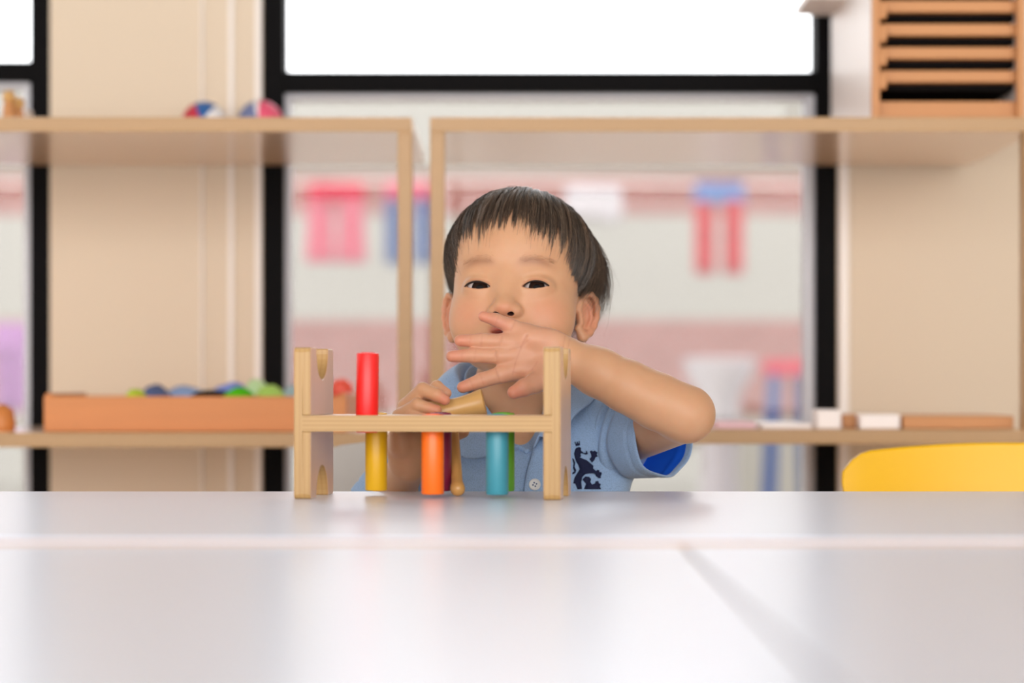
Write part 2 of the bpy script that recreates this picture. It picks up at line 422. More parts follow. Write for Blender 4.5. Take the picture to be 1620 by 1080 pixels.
# peg dolls at the left end
for i, (px, h, lab) in enumerate(((14, 0.062, 'taller wooden peg doll at the left end of the shelf top'), (24, 0.055, 'shorter wooden peg doll on the shelf top by the left window frame'))):
    d = thing('peg_doll', lab, 'doll', (wx(px, 3.4), 3.4 + .02 * i, ZT))
    MB().lathe([(0.0, 0), (0.010, 0), (0.011, 0.01), (0.008, h - 0.024), (0.006, h - 0.018)], n=20).build('doll_body', M['rack'], d, smooth=60)
    sphere_obj('head', M['mallet'], 0.0095, (0, 0, h - 0.011), d, 20)
tag(MB().box((wx(26, 3.5), 3.48, ZT), (wx(46, 3.5), 3.53, ZT + 0.045)).build('small_box', M['white_paint'], bevel=0.002), 'small white box beside the peg dolls on the left shelf top', 'box')

# orange wooden tray with cloths on the lower left shelf
ty0, ty1 = 3.24, 3.52
tx0, tx1 = wx(69, ty0), wx(548, ty0)
tr = thing('wooden_tray', 'long orange brown wooden tray on the lower left shelf', 'tray', ((tx0 + tx1) / 2, ty0, ZLa + .0004))
hw = (tx1 - tx0) / 2; th = wz(627, ty0) - ZLa; tt = 0.010; dd = ty1 - ty0
MB().box((-hw, 0, 0), (hw, tt, th)).build('tray_side', M['tray'], tr, bevel=0.0015)
MB().box((-hw, dd - tt, 0), (hw, dd, th)).build('tray_side', M['tray'], tr, bevel=0.0015)
MB().box((-hw, tt, 0), (-hw + tt, dd - tt, th + .004)).build('tray_end', M['tray'], tr, bevel=0.0015)
MB().box((hw - tt, tt, 0), (hw, dd - tt, th + .004)).build('tray_end', M['tray'], tr, bevel=0.0015)
MB().box((-hw + tt, tt, 0), (hw - tt, dd - tt, 0.006)).build('tray_bottom', M['tray'], tr)
def rag(name, label, cat, px0, px1, ytop, col, Y, seed, group='folded cloths in the tray'):
    """a crumpled folded cloth: a wavy closed pillow filling the tray up to ytop"""
    rr = random.Random(seed); x0, x1 = wx(px0, Y), wx(px1, Y); z0 = ZLa + 0.007; zt = wz(ytop, Y)
    n = 14; R = []
    for i in range(9):
        t = i / 8; s = math.sin(math.pi * (0.06 + 0.88 * t)) ** 0.3
        x = x0 + (x1 - x0) * t; R.append([])
        for j in range(n):
            a = 2 * math.pi * j / n; hh = (zt - z0) / 2
            wob = 1 + 0.13 * math.sin(3 * a + seed + 4 * t) * s
            R[-1].append((x, Y + 0.034 * math.cos(a) * s * wob, z0 + hh + hh * math.sin(a) * (s if math.sin(a) > 0 else 1) * (wob if math.sin(a) > 0 else 1)))
    o = MB().rings(R).build(name, mat(name + ' fabric', col, 0.9, 0.1, bump=0.2, bscale=120), smooth=180)
    return tag(o, label, cat, group)
rag('cloth', 'lime cloth at the left end of the cloths in the orange tray', 'cloth', 198, 232, 617, srgb(190, 214, 70), 3.30, 1)
rag('cloth', 'grey blue cloth second from the left in the orange tray', 'cloth', 226, 268, 610, srgb(92, 108, 150), 3.42, 2)
rag('cloth', 'pale blue cloth in the middle of the orange tray', 'cloth', 262, 332, 611, srgb(150, 180, 226), 3.46, 3)
rag('cloth', 'black cloth in front in the orange tray', 'cloth', 300, 400, 615, srgb(14, 16, 24), 3.32, 4)
rag('cloth', 'violet blue cloth at the back of the orange tray', 'cloth', 336, 392, 604, srgb(130, 150, 220), 3.40, 5)
rag('cloth', 'bright green cloth in front of the black one in the orange tray', 'cloth', 352, 402, 614, srgb(84, 190, 30), 3.285, 6)
rag('cloth', 'pale mint cloth towards the right in the orange tray', 'cloth', 386, 424, 602, srgb(200, 232, 176), 3.43, 7)
rag('cloth', 'yellow green cloth by the right black window frame in the orange tray', 'cloth', 406, 450, 611, srgb(178, 220, 110), 3.35, 8)
rag('cloth', 'pale teal cloth behind the toy bench in the orange tray', 'cloth', 446, 490, 611, srgb(176, 206, 214), 3.42, 9)
tag(sphere_obj('ball', mat('coral rubber', srgb(240, 92, 72), 0.5), 0.0165, (wx(541, 3.40), 3.40, wz(598, 3.40) - 0.0165)), 'small coral red ball lying at the right end of the orange tray', 'ball')
# carries the ball inside the tray
tag(MB().box((wx(524, 3.40), 3.375, ZLa + 0.006), (wx(543, 3.40), 3.425, wz(598, 3.40) - 0.033)).build('wooden_block', M['tray'], bevel=0.001), 'low wooden block under the coral ball in the orange tray', 'block')
tag(MB().lathe([(0.0, 0), (0.018, 0), (0.02, .01), (0.016, .03), (0.006, .037), (0, .038)], c=(wx(2, 3.28), 3.28, ZLa)).build('wooden_bead', M['tray'], smooth=60), 'round brown wooden bead at the far left of the lower shelf', 'bead')

# things on the lower right shelf
def flat(name, label, cat, px0, px1, y0, y1, m, Y0=3.23, Y1=3.40, group=None, z=None):
    z = ZLb + .0004 if z is None else z
    return tag(MB().box((wx(px0, Y0), Y0, z), (wx(px1, Y0), Y1, z + (wz(y0, Y0) - wz(y1, Y0)))).build(name, m, bevel=0.0015), label, cat, group)
M['paper_pink'] = mat('pink card', srgb(226, 190, 196), 0.7, 0.2)
M['paper_green'] = mat('green card', srgb(164, 190, 156), 0.7, 0.2)
flat('book', 'thin pinkish picture book on the right shelf behind the elbow', 'book', 1134, 1196, 659, 670, M['paper_pink'])
flat('book', 'thin green book under the window on the right shelf', 'book', 1120, 1180, 668, 673, M['paper_green'], 3.43, 3.6)
flat('book', 'flat white book next to the white block on the right shelf', 'book', 1204, 1284, 666, 674, M['white_paint'], 3.24, 3.42)
flat('white_block', 'upright white block on the right shelf before the black window frame', 'block', 1293, 1331, 647, 677, M['white_paint'], 3.24, 3.30)
flat('wooden_block', 'small brown block between two white ones on the right shelf', 'block', 1333, 1360, 655, 677, M['rack'], 3.27, 3.33)
flat('white_block', 'wide white block at the left end of the tan box on the right shelf', 'block', 1361, 1424, 654, 677, M['white_paint'], 3.23, 3.30)
flat('flat_box', 'long flat tan box at the right end of the right shelf', 'box', 1428, 1604, 657, 677, M['rack'], 3.235, 3.42)

# ------------------------------------------------------------------ tables
def table(label, x0, x1, y0, y1, top):
    root = thing('table', label, 'table', ((x0 + x1) / 2, (y0 + y1) / 2, 0), 0)
    a, b = (x1 - x0) / 2, (y1 - y0) / 2
    def rr(r, n=5):
        return [(sx * (a - r) + r * math.cos(t), sy * (b - r) + r * math.sin(t)) for sx, sy, t0 in ((1, 1, 0), (-1, 1, .5), (-1, -1, 1), (1, -1, 1.5))
                for t in [(t0 + .5 * k / n) * math.pi for k in range(n + 1)]]
    MB().prism([rr(0.012)], lambda u, v, t: (u, v, t), top - 0.002, top).build('tabletop', M['laminate'], root, bevel=0.0009)
    MB().prism([rr(0.012)], lambda u, v, t: (u, v, t), top - 0.025, top - 0.002).build('edge_band', M['edge'], root, bevel=0.002)
    for sx in (-1, 1):
        for sy in (-1, 1):
            MB().tube([(sx * (a - .06), sy * (b - .06), top - .025), (sx * (a - .05), sy * (b - .05), 0.0)], 0.016, 14).build('leg', M['metal'], root, smooth=60)
    return root
table('white table carrying the toy bench, in front of the child', -0.62, 0.62, 1.662, 2.432, TABLE)
table('white table nearest the camera, left of the seam', -1.085, 0.1145, 0.72, 1.657, TABLE - 0.004)
table('white table nearest the camera, right of the seam', 0.1175, 1.3165, 0.72, 1.657, TABLE - 0.004)

# ------------------------------------------------------------------ chairs
def chair(label, x, y, m, zt, w, rz=0):
    root = thing('chair', label, 'chair', (x, y, 0), rz)
    nx, nz = 28, 14; zb = 0.37
    V = []; Fc = []
    def outline(u, top):
        """half height profile: top edge arched with rounded corners"""
        e = abs(u)
        return zt - 0.012 * e ** 2 - (0.020 * max(0, (e - 0.80) / 0.2) ** 2.6)
    for side in (0, 1):
        for j in range(nz + 1):
            for i in range(nx + 1):
                u = -1 + 2 * i / nx; uu = math.copysign(abs(u) ** 0.8, u)
                v = j / nz
                xx = uu * w / 2 * (1 - 0.10 * (1 - v) - (0.012 if v > 0.93 else 0))
                z = zb + (outline(uu, 1) - zb) * v
                yy = 0.035 * (1 - uu * uu) + 0.03 * v + (0.009 if side else 0)
                V.append((xx, yy - 0.03, z))
    n1 = (nx + 1) * (nz + 1)
    for j in range(nz):
        for i in range(nx):
            q = [j * (nx + 1) + i, j * (nx + 1) + i + 1, (j + 1) * (nx + 1) + i + 1, (j + 1) * (nx + 1) + i]
            Fc.append(tuple(q)); Fc.append(tuple(k + n1 for k in reversed(q)))
    bord = [i for i in range(nx + 1)] + [j * (nx + 1) + nx for j in range(1, nz + 1)] + [nz * (nx + 1) + i for i in range(nx - 1, -1, -1)] + [j * (nx + 1) for j in range(nz - 1, 0, -1)]
    for k in range(len(bord)):
        a, b = bord[k], bord[(k + 1) % len(bord)]; Fc.append((a, b, b + n1, a + n1))
    mb = MB(); mb.add(V, Fc); mb.build('backrest', m, root, smooth=50, bevel=0.0025, seg=3)
    sw = w * 0.48
    R = []
    for z, k in ((0.288, 0.94), (0.292, 1.0), (0.302, 1.0), (0.306, 0.96)):
        R.append([(math.copysign(abs(math.cos(a)) ** .45, math.cos(a)) * sw * k, -0.155 + math.copysign(abs(math.sin(a)) ** .45, math.sin(a)) * 0.14 * k, z) for a in [2 * math.pi * q / 40 for q in range(40)]])
    MB().rings(R).build('seat', m, root, smooth=40)
    for sx in (-1, 1):
        MB().tube([(sx * sw * .8, -0.03, 0.295), (sx * sw * .82, 0.0, 0.34), (sx * sw * .80, 0.018, 0.42)], 0.010, 12).build('back_support', M['metal'], root, smooth=60)
        for yy in (-0.255, -0.05):
            MB().tube([(sx * sw * .8, yy, 0.292), (sx * sw * .92, yy + (-.03 if yy < -.1 else .03), 0.0)], 0.011, 12).build('leg', M['metal'], root, smooth=60)
    return root
yx = wx(1330, 2.72)
chair('yellow plastic chair at the right behind the table', yx + 0.19, 2.72, M['yellow_plastic'], wz(701, 2.72), 0.38)
chair("grey plastic chair on which the child sits", -0.063, 2.765, M["grey_plastic"], wz(693, 2.76), 0.33)
# ------------------------------------------------------------------ hammer bench, pegs, mallet
BL, BD, BH, BT = 0.2507, 0.120, 0.142, 0.0163      # length, depth, height, panel thickness
BRZ = -math.atan((1208 - 810) / FOC)
borg = Vector(((464.5 - 810) / FOC * 2.262, 2.262, TABLE))
bench = thing('hammer_bench', 'natural plywood toy hammer bench standing on the white table', 'toy bench', borg, BRZ)
ZB0, ZB1 = 0.0632, 0.0784
def panel_profile():
    pts = []
    r = 0.031; c = BD / 2
    arc = lambda zc, s: [(c + r * math.cos(a), zc + s * 0.030 * math.sin(a)) for a in [math.pi * k / 18 for k in range(19)]]
    rc = 0.004
    pts += [(rc, 0), (c - r, 0)] + list(reversed(arc(0, 1))) + [(BD - rc, 0), (BD - rc * .3, rc * .3), (BD, rc)]
    pts += [(BD, BH - rc), (BD - rc * .3, BH - rc * .3), (BD - rc, BH)] + arc(BH, -1) + [(rc, BH), (rc * .3, BH - rc * .3), (0, BH - rc), (0, rc), (rc * .3, rc * .3)]
    out = []
    for p in pts:
        if not out or (abs(p[0] - out[-1][0]) + abs(p[1] - out[-1][1])) > 1e-6: out.append(p)
    return out
full = panel_profile()
low = [p for p in full if p[1] < 0.05]; high = [p for p in full if p[1] > 0.09]
# lower and upper halves of the inner side leave a slot for the board
lo_loop = [(0, ZB0)] + [p for p in full if p[1] <= ZB0 and p[0] < 1e9][::1]
def half(loop, keep, cut):
    ks = [p for p in loop if keep(p)]
    return ks
i_lo = [p for p in full if p[1] < ZB0]
# order: walk the loop starting at the front-left of the cut line
def reorder(pts_ok, cut, rev):
    n = len(full); start = None
    for i in range(n):
        if not pts_ok(full[i - 1]) and pts_ok(full[i]): start = i
    seq = []; i = start
    while pts_ok(full[i % n]): seq.append(full[i % n]); i += 1
    return [(seq[0][0], cut)] + seq + [(seq[-1][0], cut)]
loop_lo = reorder(lambda p: p[1] < ZB0, ZB0, 0)
loop_hi = reorder(lambda p: p[1] > ZB1, ZB1, 0)
for side, x0 in ((0, 0.0), (1, BL - BT)):
    mb = MB(); hx = BT * 0.5
    xo = (x0, x0 + hx) if side == 0 else (x0 + hx, x0 + BT)
    xi = (x0 + hx, x0 + BT) if side == 0 else (x0, x0 + hx)
    to3 = lambda a, b, t: (t, a, b)
    mb.prism([full], to3, xo[0], xo[1]); mb.prism([loop_lo], to3, xi[0], xi[1]); mb.prism([loop_hi], to3, xi[0], xi[1])
    me_o = mb.build('end_panel', [M['ply_x'], M['pine']], bench)
    for pgn in me_o.data.polygons:
        if abs(pgn.normal.x) > 0.7: pgn.material_index = 1
    b = me_o.modifiers.new('bevel', 'BEVEL'); b.width = 0.0011; b.segments = 2; b.limit_method = 'ANGLE'; b.angle_limit = math.radians(55)
def bx_of(px, Y): return ((px - 810) / FOC * Y - borg.x) / math.cos(BRZ)
HOLE_R = 0.0112; PEG_R = 0.0107
rowF, rowB = 0.032, 0.088
cols = [(580.3, 'red', 'yellow'), (684.5, 'orange', 'purple'), (786.5, 'teal', 'green')]
cosr, sinr = math.cos(BRZ), math.sin(BRZ)
def bench_x(px, by):
    """bench-local x of a point at depth by that the lens sees at column px"""
    k = (px - 810) / FOC
    # world: X = ox + x c - by s ; Y = oy + x s + by c ; X = k Y
    return (k * (borg.y + by * cosr) - borg.x + by * sinr) / (cosr - k * sinr)
holes = []
for px, a, b in cols:
    x = bench_x(px, rowF); holes.append((x, rowF, a)); holes.append((x, rowB, b))
outer = [(BT * .5, 0.0), (BL - BT * .5, 0.0), (BL - BT * .5, BD), (BT * .5, BD)]
bo = MB().prism([outer] + [list(reversed(circle(x, y, HOLE_R, 28))) for x, y, _ in holes], lambda a, b, t: (a, b, t), ZB0 + .0001, ZB1 - .0001)
bo = bo.build('board', [M['ply_z'], M['pine']], bench)
for pgn in bo.data.polygons:
    if abs(pgn.normal.z) > 0.7: pgn.material_index = 1
def bench_pt(x, y, z): return borg + Vector((x * cosr - y * sinr, x * sinr + y * cosr, z))
lab = dict(red='red wooden peg pulled up highest in the hammer bench', yellow='yellow wooden peg behind the red one in the hammer bench',
           orange='orange wooden peg in the front middle hole of the hammer bench', purple='dark purple wooden peg behind the orange one in the bench',
           teal='teal blue wooden peg in the front right hole of the bench', green='green wooden peg behind the teal one in the bench')
for x, y, c in holes:
    z0 = 0.0615 if c == 'red' else (0.0035 if y < 0.05 else 0.0045)
    Lp = 0.0755
    g = thing('wooden_peg', lab[c], 'peg', bench_pt(x, y, z0), 0, 'coloured pegs of the hammer bench')
    bv = 0.0016; r = PEG_R
    MB().lathe([(0, 0), (r - bv, 0), (r - bv * .3, bv * .3), (r, bv), (r, Lp - bv), (r - bv * .3, Lp - bv * .3), (r - bv, Lp), (0, Lp)], n=40).build('peg_shaft', M['peg_' + c], g, smooth=35)
    MB().lathe([(r * .55, Lp), (r * .6, Lp + .0006), (0, Lp + .0006)], n=24).build('peg_top', M['peg_' + c], g, smooth=35)
    if c == 'red': g.rotation_euler = (0.0, 0.012, 0)

MA = P(673, 657.5, 2.403); MBp = P(766.5, 636.0, 2.402)     # ends of the mallet head
maxis = (MBp - MA).normalized(); mlen = (MBp - MA).length
mallet = thing('toy_mallet', 'small wooden mallet held in the child’s hand behind the bench', 'mallet', (MA + MBp) / 2)
prof = []
for k in range(21):
    t = k / 20; e = abs(2 * t - 1)
    r = 0.0108 + 0.0034 * e ** 2
    prof.append((r, (t - .5) * mlen))
prof = [(0, -mlen / 2), (prof[0][0] - .0015, -mlen / 2)] + [(r, max(-mlen / 2 + .0012, min(mlen / 2 - .0012, t))) for r, t in prof] + [(prof[-1][0] - .0015, mlen / 2), (0, mlen / 2)]
MB().lathe(prof, axis=maxis, n=40).build('mallet_head', M['mallet'], mallet, smooth=40)
H0 = P(714, 652, 2.402) - mallet.location; H1 = P(724, 776.5, 2.322) - mallet.location
H1.z = TABLE + 0.0072 - mallet.location.z
hd = (H1 - H0); hl = hd.length
MB().lathe([(0, 0), (0.0056, 0), (0.0058, hl * .3), (0.0056, hl * .8), (0.0054, hl - .012), (0.0058, hl - .008), (0.0069, hl - .003), (0.0072, hl), (0.0067, hl + .003), (0.004, hl + .006), (0, hl + .007)], c=H0, axis=hd, n=28).build('mallet_handle', M['handle'], mallet, smooth=60)
# ------------------------------------------------------------------ organic shapes: signed distance volumes turned into smooth meshes
# working units: millimetres, x right, y away from the lens minus 2500, z up from the lens height
ORG = Vector((0.0, 2.5, EYE))
def Q(px, py, yr=0.0):
    Y = 2500.0 + yr
    return np.array([(px - 810) / FOC * Y, yr, (HOR - py) / FOC * Y])
def smin(a, b, k):
    h = np.maximum(k - np.abs(a - b), 0) / k
    return np.minimum(a, b) - h * h * k * 0.25
def rotm(yaw, pitch, roll=0):
    cy, sy = math.cos(yaw), math.sin(yaw); cp, sp = math.cos(pitch), math.sin(pitch); cr, sr = math.cos(roll), math.sin(roll)
    Rz = np.array([[cy, -sy, 0], [sy, cy, 0], [0, 0, 1]]); Rx = np.array([[1, 0, 0], [0, cp, -sp], [0, sp, cp]]); Ry = np.array([[cr, 0, sr], [0, 1, 0], [-sr, 0, cr]])
    return Rz @ Rx @ Ry
class Vol:
    def __init__(s, lo, hi, h):
        s.lo = np.array(lo, float); s.h = float(h)
        s.n = (np.ceil((np.array(hi) - s.lo) / h)).astype(int) + 1
        s.f = np.full(s.n, 40.0, np.float32)
    def apply(s, fn, lo, hi, frame=None, k=0.0, mode='add', pad=18.0):
        """fn(x,y,z)->d in local coordinates; lo/hi local bounds"""
        lo = np.array(lo, float); hi = np.array(hi, float)
        if frame is not None:
            R, o = frame
            c = np.array([[(lo, hi)[i][0], (lo, hi)[j][1], (lo, hi)[l][2]] for i in (0, 1) for j in (0, 1) for l in (0, 1)]) @ R.T + o
            wl, wh = c.min(0), c.max(0)
        else: wl, wh = lo, hi
        a = np.clip(np.floor((wl - pad - s.lo) / s.h).astype(int), 0, s.n); b = np.clip(np.ceil((wh + pad - s.lo) / s.h).astype(int) + 1, 0, s.n)
        if np.any(b <= a): return
        g = [(s.lo[i] + s.h * np.arange(a[i], b[i])).astype(np.float32) for i in range(3)]
        X, Y, Z = g[0][:, None, None], g[1][None, :, None], g[2][None, None, :]
        if frame is not None:
            R, o = frame; R = R.astype(np.float32); dx, dy, dz = X - np.float32(o[0]), Y - np.float32(o[1]), Z - np.float32(o[2])
            X, Y, Z = (R[0, i] * dx + R[1, i] * dy + R[2, i] * dz for i in range(3))
        d = fn(X, Y, Z)
        sl = (slice(a[0], b[0]), slice(a[1], b[1]), slice(a[2], b[2]))
        f = s.f[sl]
        if mode == 'add': s.f[sl] = smin(f, d, k) if k > 0 else np.minimum(f, d)
        elif mode == 'cut': s.f[sl] = -smin(-f, d, k) if k > 0 else np.maximum(f, -d)
        elif mode == 'bump': s.f[sl] = f - d
    # --- shapes
    def ell(s, c, r, k=6, frame=None, mode='add', R2=None, pad=18):
        c = np.array(c, np.float32); r = np.array(r, np.float32)
        if R2 is not None:
            R, o = frame if frame is not None else (np.eye(3), np.zeros(3))
            frame = (R @ R2, o + R @ c.astype(float)); c = np.zeros(3, np.float32)
        def fn(x, y, z):
            x, y, z = x - c[0], y - c[1], z - c[2]
            k0 = np.sqrt((x / r[0]) ** 2 + (y / r[1]) ** 2 + (z / r[2]) ** 2); k1 = np.sqrt((x / r[0] ** 2) ** 2 + (y / r[1] ** 2) ** 2 + (z / r[2] ** 2) ** 2) + 1e-9
            return k0 * (k0 - 1) / k1
        s.apply(fn, c - r, c + r, frame, k, mode, pad)
    def cone(s, a, b, ra, rb, k=6, frame=None, mode='add', pad=18):
        a = np.array(a, np.float32); b = np.array(b, np.float32); ba = b - a; l2 = float(ba @ ba) + 1e-6
        def fn(x, y, z):
            x, y, z = x - a[0], y - a[1], z - a[2]
            t = np.clip((x * ba[0] + y * ba[1] + z * ba[2]) / l2, 0, 1)
            return np.sqrt((x - ba[0] * t) ** 2 + (y - ba[1] * t) ** 2 + (z - ba[2] * t) ** 2) - (ra + (rb - ra) * t)
        m = max(ra, rb)
        s.apply(fn, np.minimum(a, b) - m, np.maximum(a, b) + m, frame, k, mode, pad)
    def chain(s, pts, rad, k=6, frame=None, kk=None, mode='add'):
        for i in range(len(pts) - 1): s.cone(pts[i], pts[i + 1], rad[i], rad[i + 1], k if i == 0 else (kk or 3), frame, mode)
    def bump(s, c, sig, amp, frame=None):
        c = np.array(c, np.float32); sig = np.array(sig if hasattr(sig, '__len__') else [sig] * 3, np.float32)
        s.apply(lambda x, y, z: amp * np.exp(-(((x - c[0]) / sig[0]) ** 2 + ((y - c[1]) / sig[1]) ** 2 + ((z - c[2]) / sig[2]) ** 2)), c - 2.2 * sig, c + 2.2 * sig, frame, 0, 'bump', 0)
    def groove(s, pts, w, amp, frame=None):
        """furrow along a polyline"""
        pts = [np.array(p, np.float32) for p in pts]
        for a, b in zip(pts[:-1], pts[1:]):
            ba = b - a; l2 = float(ba @ ba) + 1e-6
            def fn(x, y, z, a=a, ba=ba, l2=l2):
                x, y, z = x - a[0], y - a[1], z - a[2]
                t = np.clip((x * ba[0] + y * ba[1] + z * ba[2]) / l2, 0, 1)
                d2 = (x - ba[0] * t) ** 2 + (y - ba[1] * t) ** 2 + (z - ba[2] * t) ** 2
                return -amp * np.exp(-d2 / w ** 2)
            s.apply(fn, np.minimum(a, b) - 2.5 * w, np.maximum(a, b) + 2.5 * w, frame, 0, 'bump', 0)
    def mesh(s, smooth=1):
        """surface nets"""
        f = s.f; ins = f < 0
        c = np.zeros(tuple(s.n - 1), np.uint8)
        for i in (0, 1):
            for j in (0, 1):
                for k in (0, 1):
                    c += ins[i:s.n[0] - 1 + i, j:s.n[1] - 1 + j, k:s.n[2] - 1 + k]
        I, J, K = np.nonzero((c > 0) & (c < 8)); del c
        N = len(I)
        val = {}
        for i in (0, 1):
            for j in (0, 1):
                for k in (0, 1): val[i, j, k] = f[I + i, J + j, K + k].astype(np.float64)
        acc = np.zeros((N, 3)); cnt = np.zeros(N)
        cs = [(i, j, k) for i in (0, 1) for j in (0, 1) for k in (0, 1)]
        for p in cs:
            for ax in range(3):
                if p[ax]: continue
                q = list(p); q[ax] = 1; q = tuple(q)
                a, b = val[p], val[q]; m = (a < 0) != (b < 0)
                t = np.where(m, a / np.where(m, a - b, 1), 0)
                pos = np.tile(np.array(p, float), (N, 1)); pos[:, ax] += t
                acc += pos * m[:, None]; cnt += m
        V = (np.stack([I, J, K], 1) + acc / cnt[:, None]) * s.h + s.lo
        idx = np.full(tuple(s.n - 1), -1, np.int32); idx[I, J, K] = np.arange(N)
        quads = []
        for ax in range(3):
            u, v = (ax + 1) % 3, (ax + 2) % 3
            sa = [slice(None)] * 3; sb = [slice(None)] * 3; sa[ax] = slice(0, -1); sb[ax] = slice(1, None)
            A, B = ins[tuple(sa)], ins[tuple(sb)]
            E = np.stack(np.nonzero(A != B), 1)
            ok = (E[:, u] > 0) & (E[:, v] > 0) & (E[:, u] < s.n[u] - 1) & (E[:, v] < s.n[v] - 1); E = E[ok]
            flip = ~A[E[:, 0], E[:, 1], E[:, 2]]
            def cell(du, dv):
                e = E.copy(); e[:, u] += du; e[:, v] += dv; return idx[e[:, 0], e[:, 1], e[:, 2]]
            q = np.stack([cell(-1, -1), cell(0, -1), cell(0, 0), cell(-1, 0)], 1)
            q[flip] = q[flip][:, ::-1]; quads.append(q)
        F = np.concatenate(quads); F = F[(F >= 0).all(1)]
        for _ in range(smooth):
            sm = np.zeros_like(V); ct = np.zeros(len(V))
            for a, b in ((0, 1), (1, 2), (2, 3), (3, 0)):
                for x, y in ((a, b), (b, a)):
                    for ax in range(3): sm[:, ax] += np.bincount(F[:, x], V[F[:, y], ax], len(V))
                    ct += np.bincount(F[:, x], minlength=len(V))
            V = V * 0.5 + 0.5 * sm / np.maximum(ct, 1)[:, None]
        return V, F

def np_mesh(name, V, F, m, parent, colors=None, smooth=True):
    """V in working millimetres -> metres relative to ORG"""
    me = bpy.data.meshes.new(name)
    V = np.asarray(V, np.float64) * 0.001; F = np.asarray(F, np.int32)
    k = F.shape[1]
    me.vertices.add(len(V)); me.vertices.foreach_set('co', V.ravel())
    me.loops.add(F.size); me.loops.foreach_set('vertex_index', F.ravel())
    me.polygons.add(len(F)); me.polygons.foreach_set('loop_start', np.arange(0, F.size, k, dtype=np.int32))
    me.update(calc_edges=True); me.validate()
    for mm in (m if isinstance(m, (list, tuple)) else [m]): me.materials.append(mm)
    if colors is not None:
        a = me.attributes.new('tint', 'FLOAT_COLOR', 'POINT')
        c = np.ones((len(V), 4), np.float32); c[:, :3] = colors; a.data.foreach_set('color', c.ravel())
    if smooth: me.polygons.foreach_set('use_smooth', np.ones(len(F), bool))
    o = bpy.data.objects.new(name, me); COL.objects.link(o)
    if parent: o.parent = parent
    return o

# ------------------------------------------------------------------ the child
child = thing('person', 'small child with dark fringe in a blue polo shirt, open hand before the mouth', 'person', ORG)

HO = np.array([6.7, 70.0, 110.0]); HR = rotm(math.radians(-9.7), math.radians(-8.0), math.radians(0.0)); HF = (HR, HO)
def HL(p): return HR @ np.array(p, float) + HO        # head-local -> working

V = Vol((-165, -128, -150), (232, 178, 218), 1.0)
# head
V.ell((0, 10, 24), (70, 83, 71), 10, HF)
V.ell((0, -26, 30), (60, 48, 50), 20, HF)
V.ell((0, -22, -26), (64, 53, 52), 22, HF)
for sx in (-1, 1):
    V.ell((sx * 35, -40, -48), (29, 30, 30), 20, HF)            # cheeks
V.ell((0, -30, -72), (50, 42, 30), 20, HF)                      # jaw
V.ell((0, -56, -88), (20, 17, 15), 16, HF)                      # chin
V.ell((0, -62, -62), (25, 20, 17), 14, HF)                      # mouth mound
V.cone((0, 22, -60), (-6, 30, -130), 40, 44, 16, HF)            # neck
# nose
V.cone((0, -67, -8), (0, -80, -31), 8, 8.5, 16, HF)
V.ell((0, -85.5, -38.5), (9.5, 8, 7.5), 9, HF)
for sx in (-1, 1): V.ell((sx * 11.5, -78.5, -41.5), (6.4, 8, 6), 5.5, HF)
for sx in (-1, 1):
    V.ell((sx * 6.6, -82, -43.4), (3.5, 13, 2.7), 0.8, HF, 'cut', rotm(sx * 0.2, 0.5))
# eye sockets, lids, opening
EYX, EYZ = 30.0, -14.0
for sx in (-1, 1):
    V.bump((sx * 25, -74, -6), (14, 16, 9), -2.2, HF)
    V.bump((sx * 38, -66, 12), (20, 18, 9), 2.0, HF)              # brow ridge
    V.ell((sx * EYX, -62.0, EYZ + .5), (17.5, 14.0, 12), 6, HF)
    V.bump((sx * 30, -76, -25), (15, 12, 4.0), 0.9, HF)           # lower lid bag
def eye_open(sx):
    cx = np.float32(sx * EYX)
    def fn(x, y, z):
        u = (x - cx) * sx / 13.2                                    # +1 = outer corner
        uu = np.clip(1 - u * u, 0, None)
        tilt = 0.6 * u
        top = 4.5 * uu ** 0.75 + tilt; bot = -2.7 * uu ** 0.8 + tilt
        zz = z - EYZ
        d = np.maximum(zz - top, bot - zz)
        d = np.maximum(d, (np.abs(u) - 1) * 13.2)
        return np.maximum(d * 0.9, np.maximum(y + 52, -100 - y))
    return fn
for sx in (-1, 1):
    V.apply(eye_open(sx), (sx * EYX - 14, -100, EYZ - 6), (sx * EYX + 14, -52, EYZ + 7), HF, 0.8, 'cut', 4)
    cr = []
    for i in range(9):
        u = -0.92 + 1.84 * i / 8
        xx = sx * (EYX + u * 13.5); zz = EYZ + 0.6 * u + 4.5 * max(0, 1 - u * u) ** .75 + 2.6
        yy = -62.0 - 14.0 * math.sqrt(max(0.05, 1 - ((xx - sx * EYX) / 17.5) ** 2 - ((zz - EYZ - .5) / 12) ** 2)) - .3
        cr.append((xx, yy, zz))
    V.groove(cr, 1.25, 0.75, HF)
# lips
V.ell((0, -79.5, -60.5), (15, 6.5, 4.2), 4, HF); V.ell((0, -78.5, -68.5), (13, 6.5, 4.6), 4, HF)
V.ell((0, -85, -64.3), (15, 10, 1.5), 1.5, HF, 'cut')
V.bump((0, -82, -53), (2.6, 8, 5), -1.0, HF)
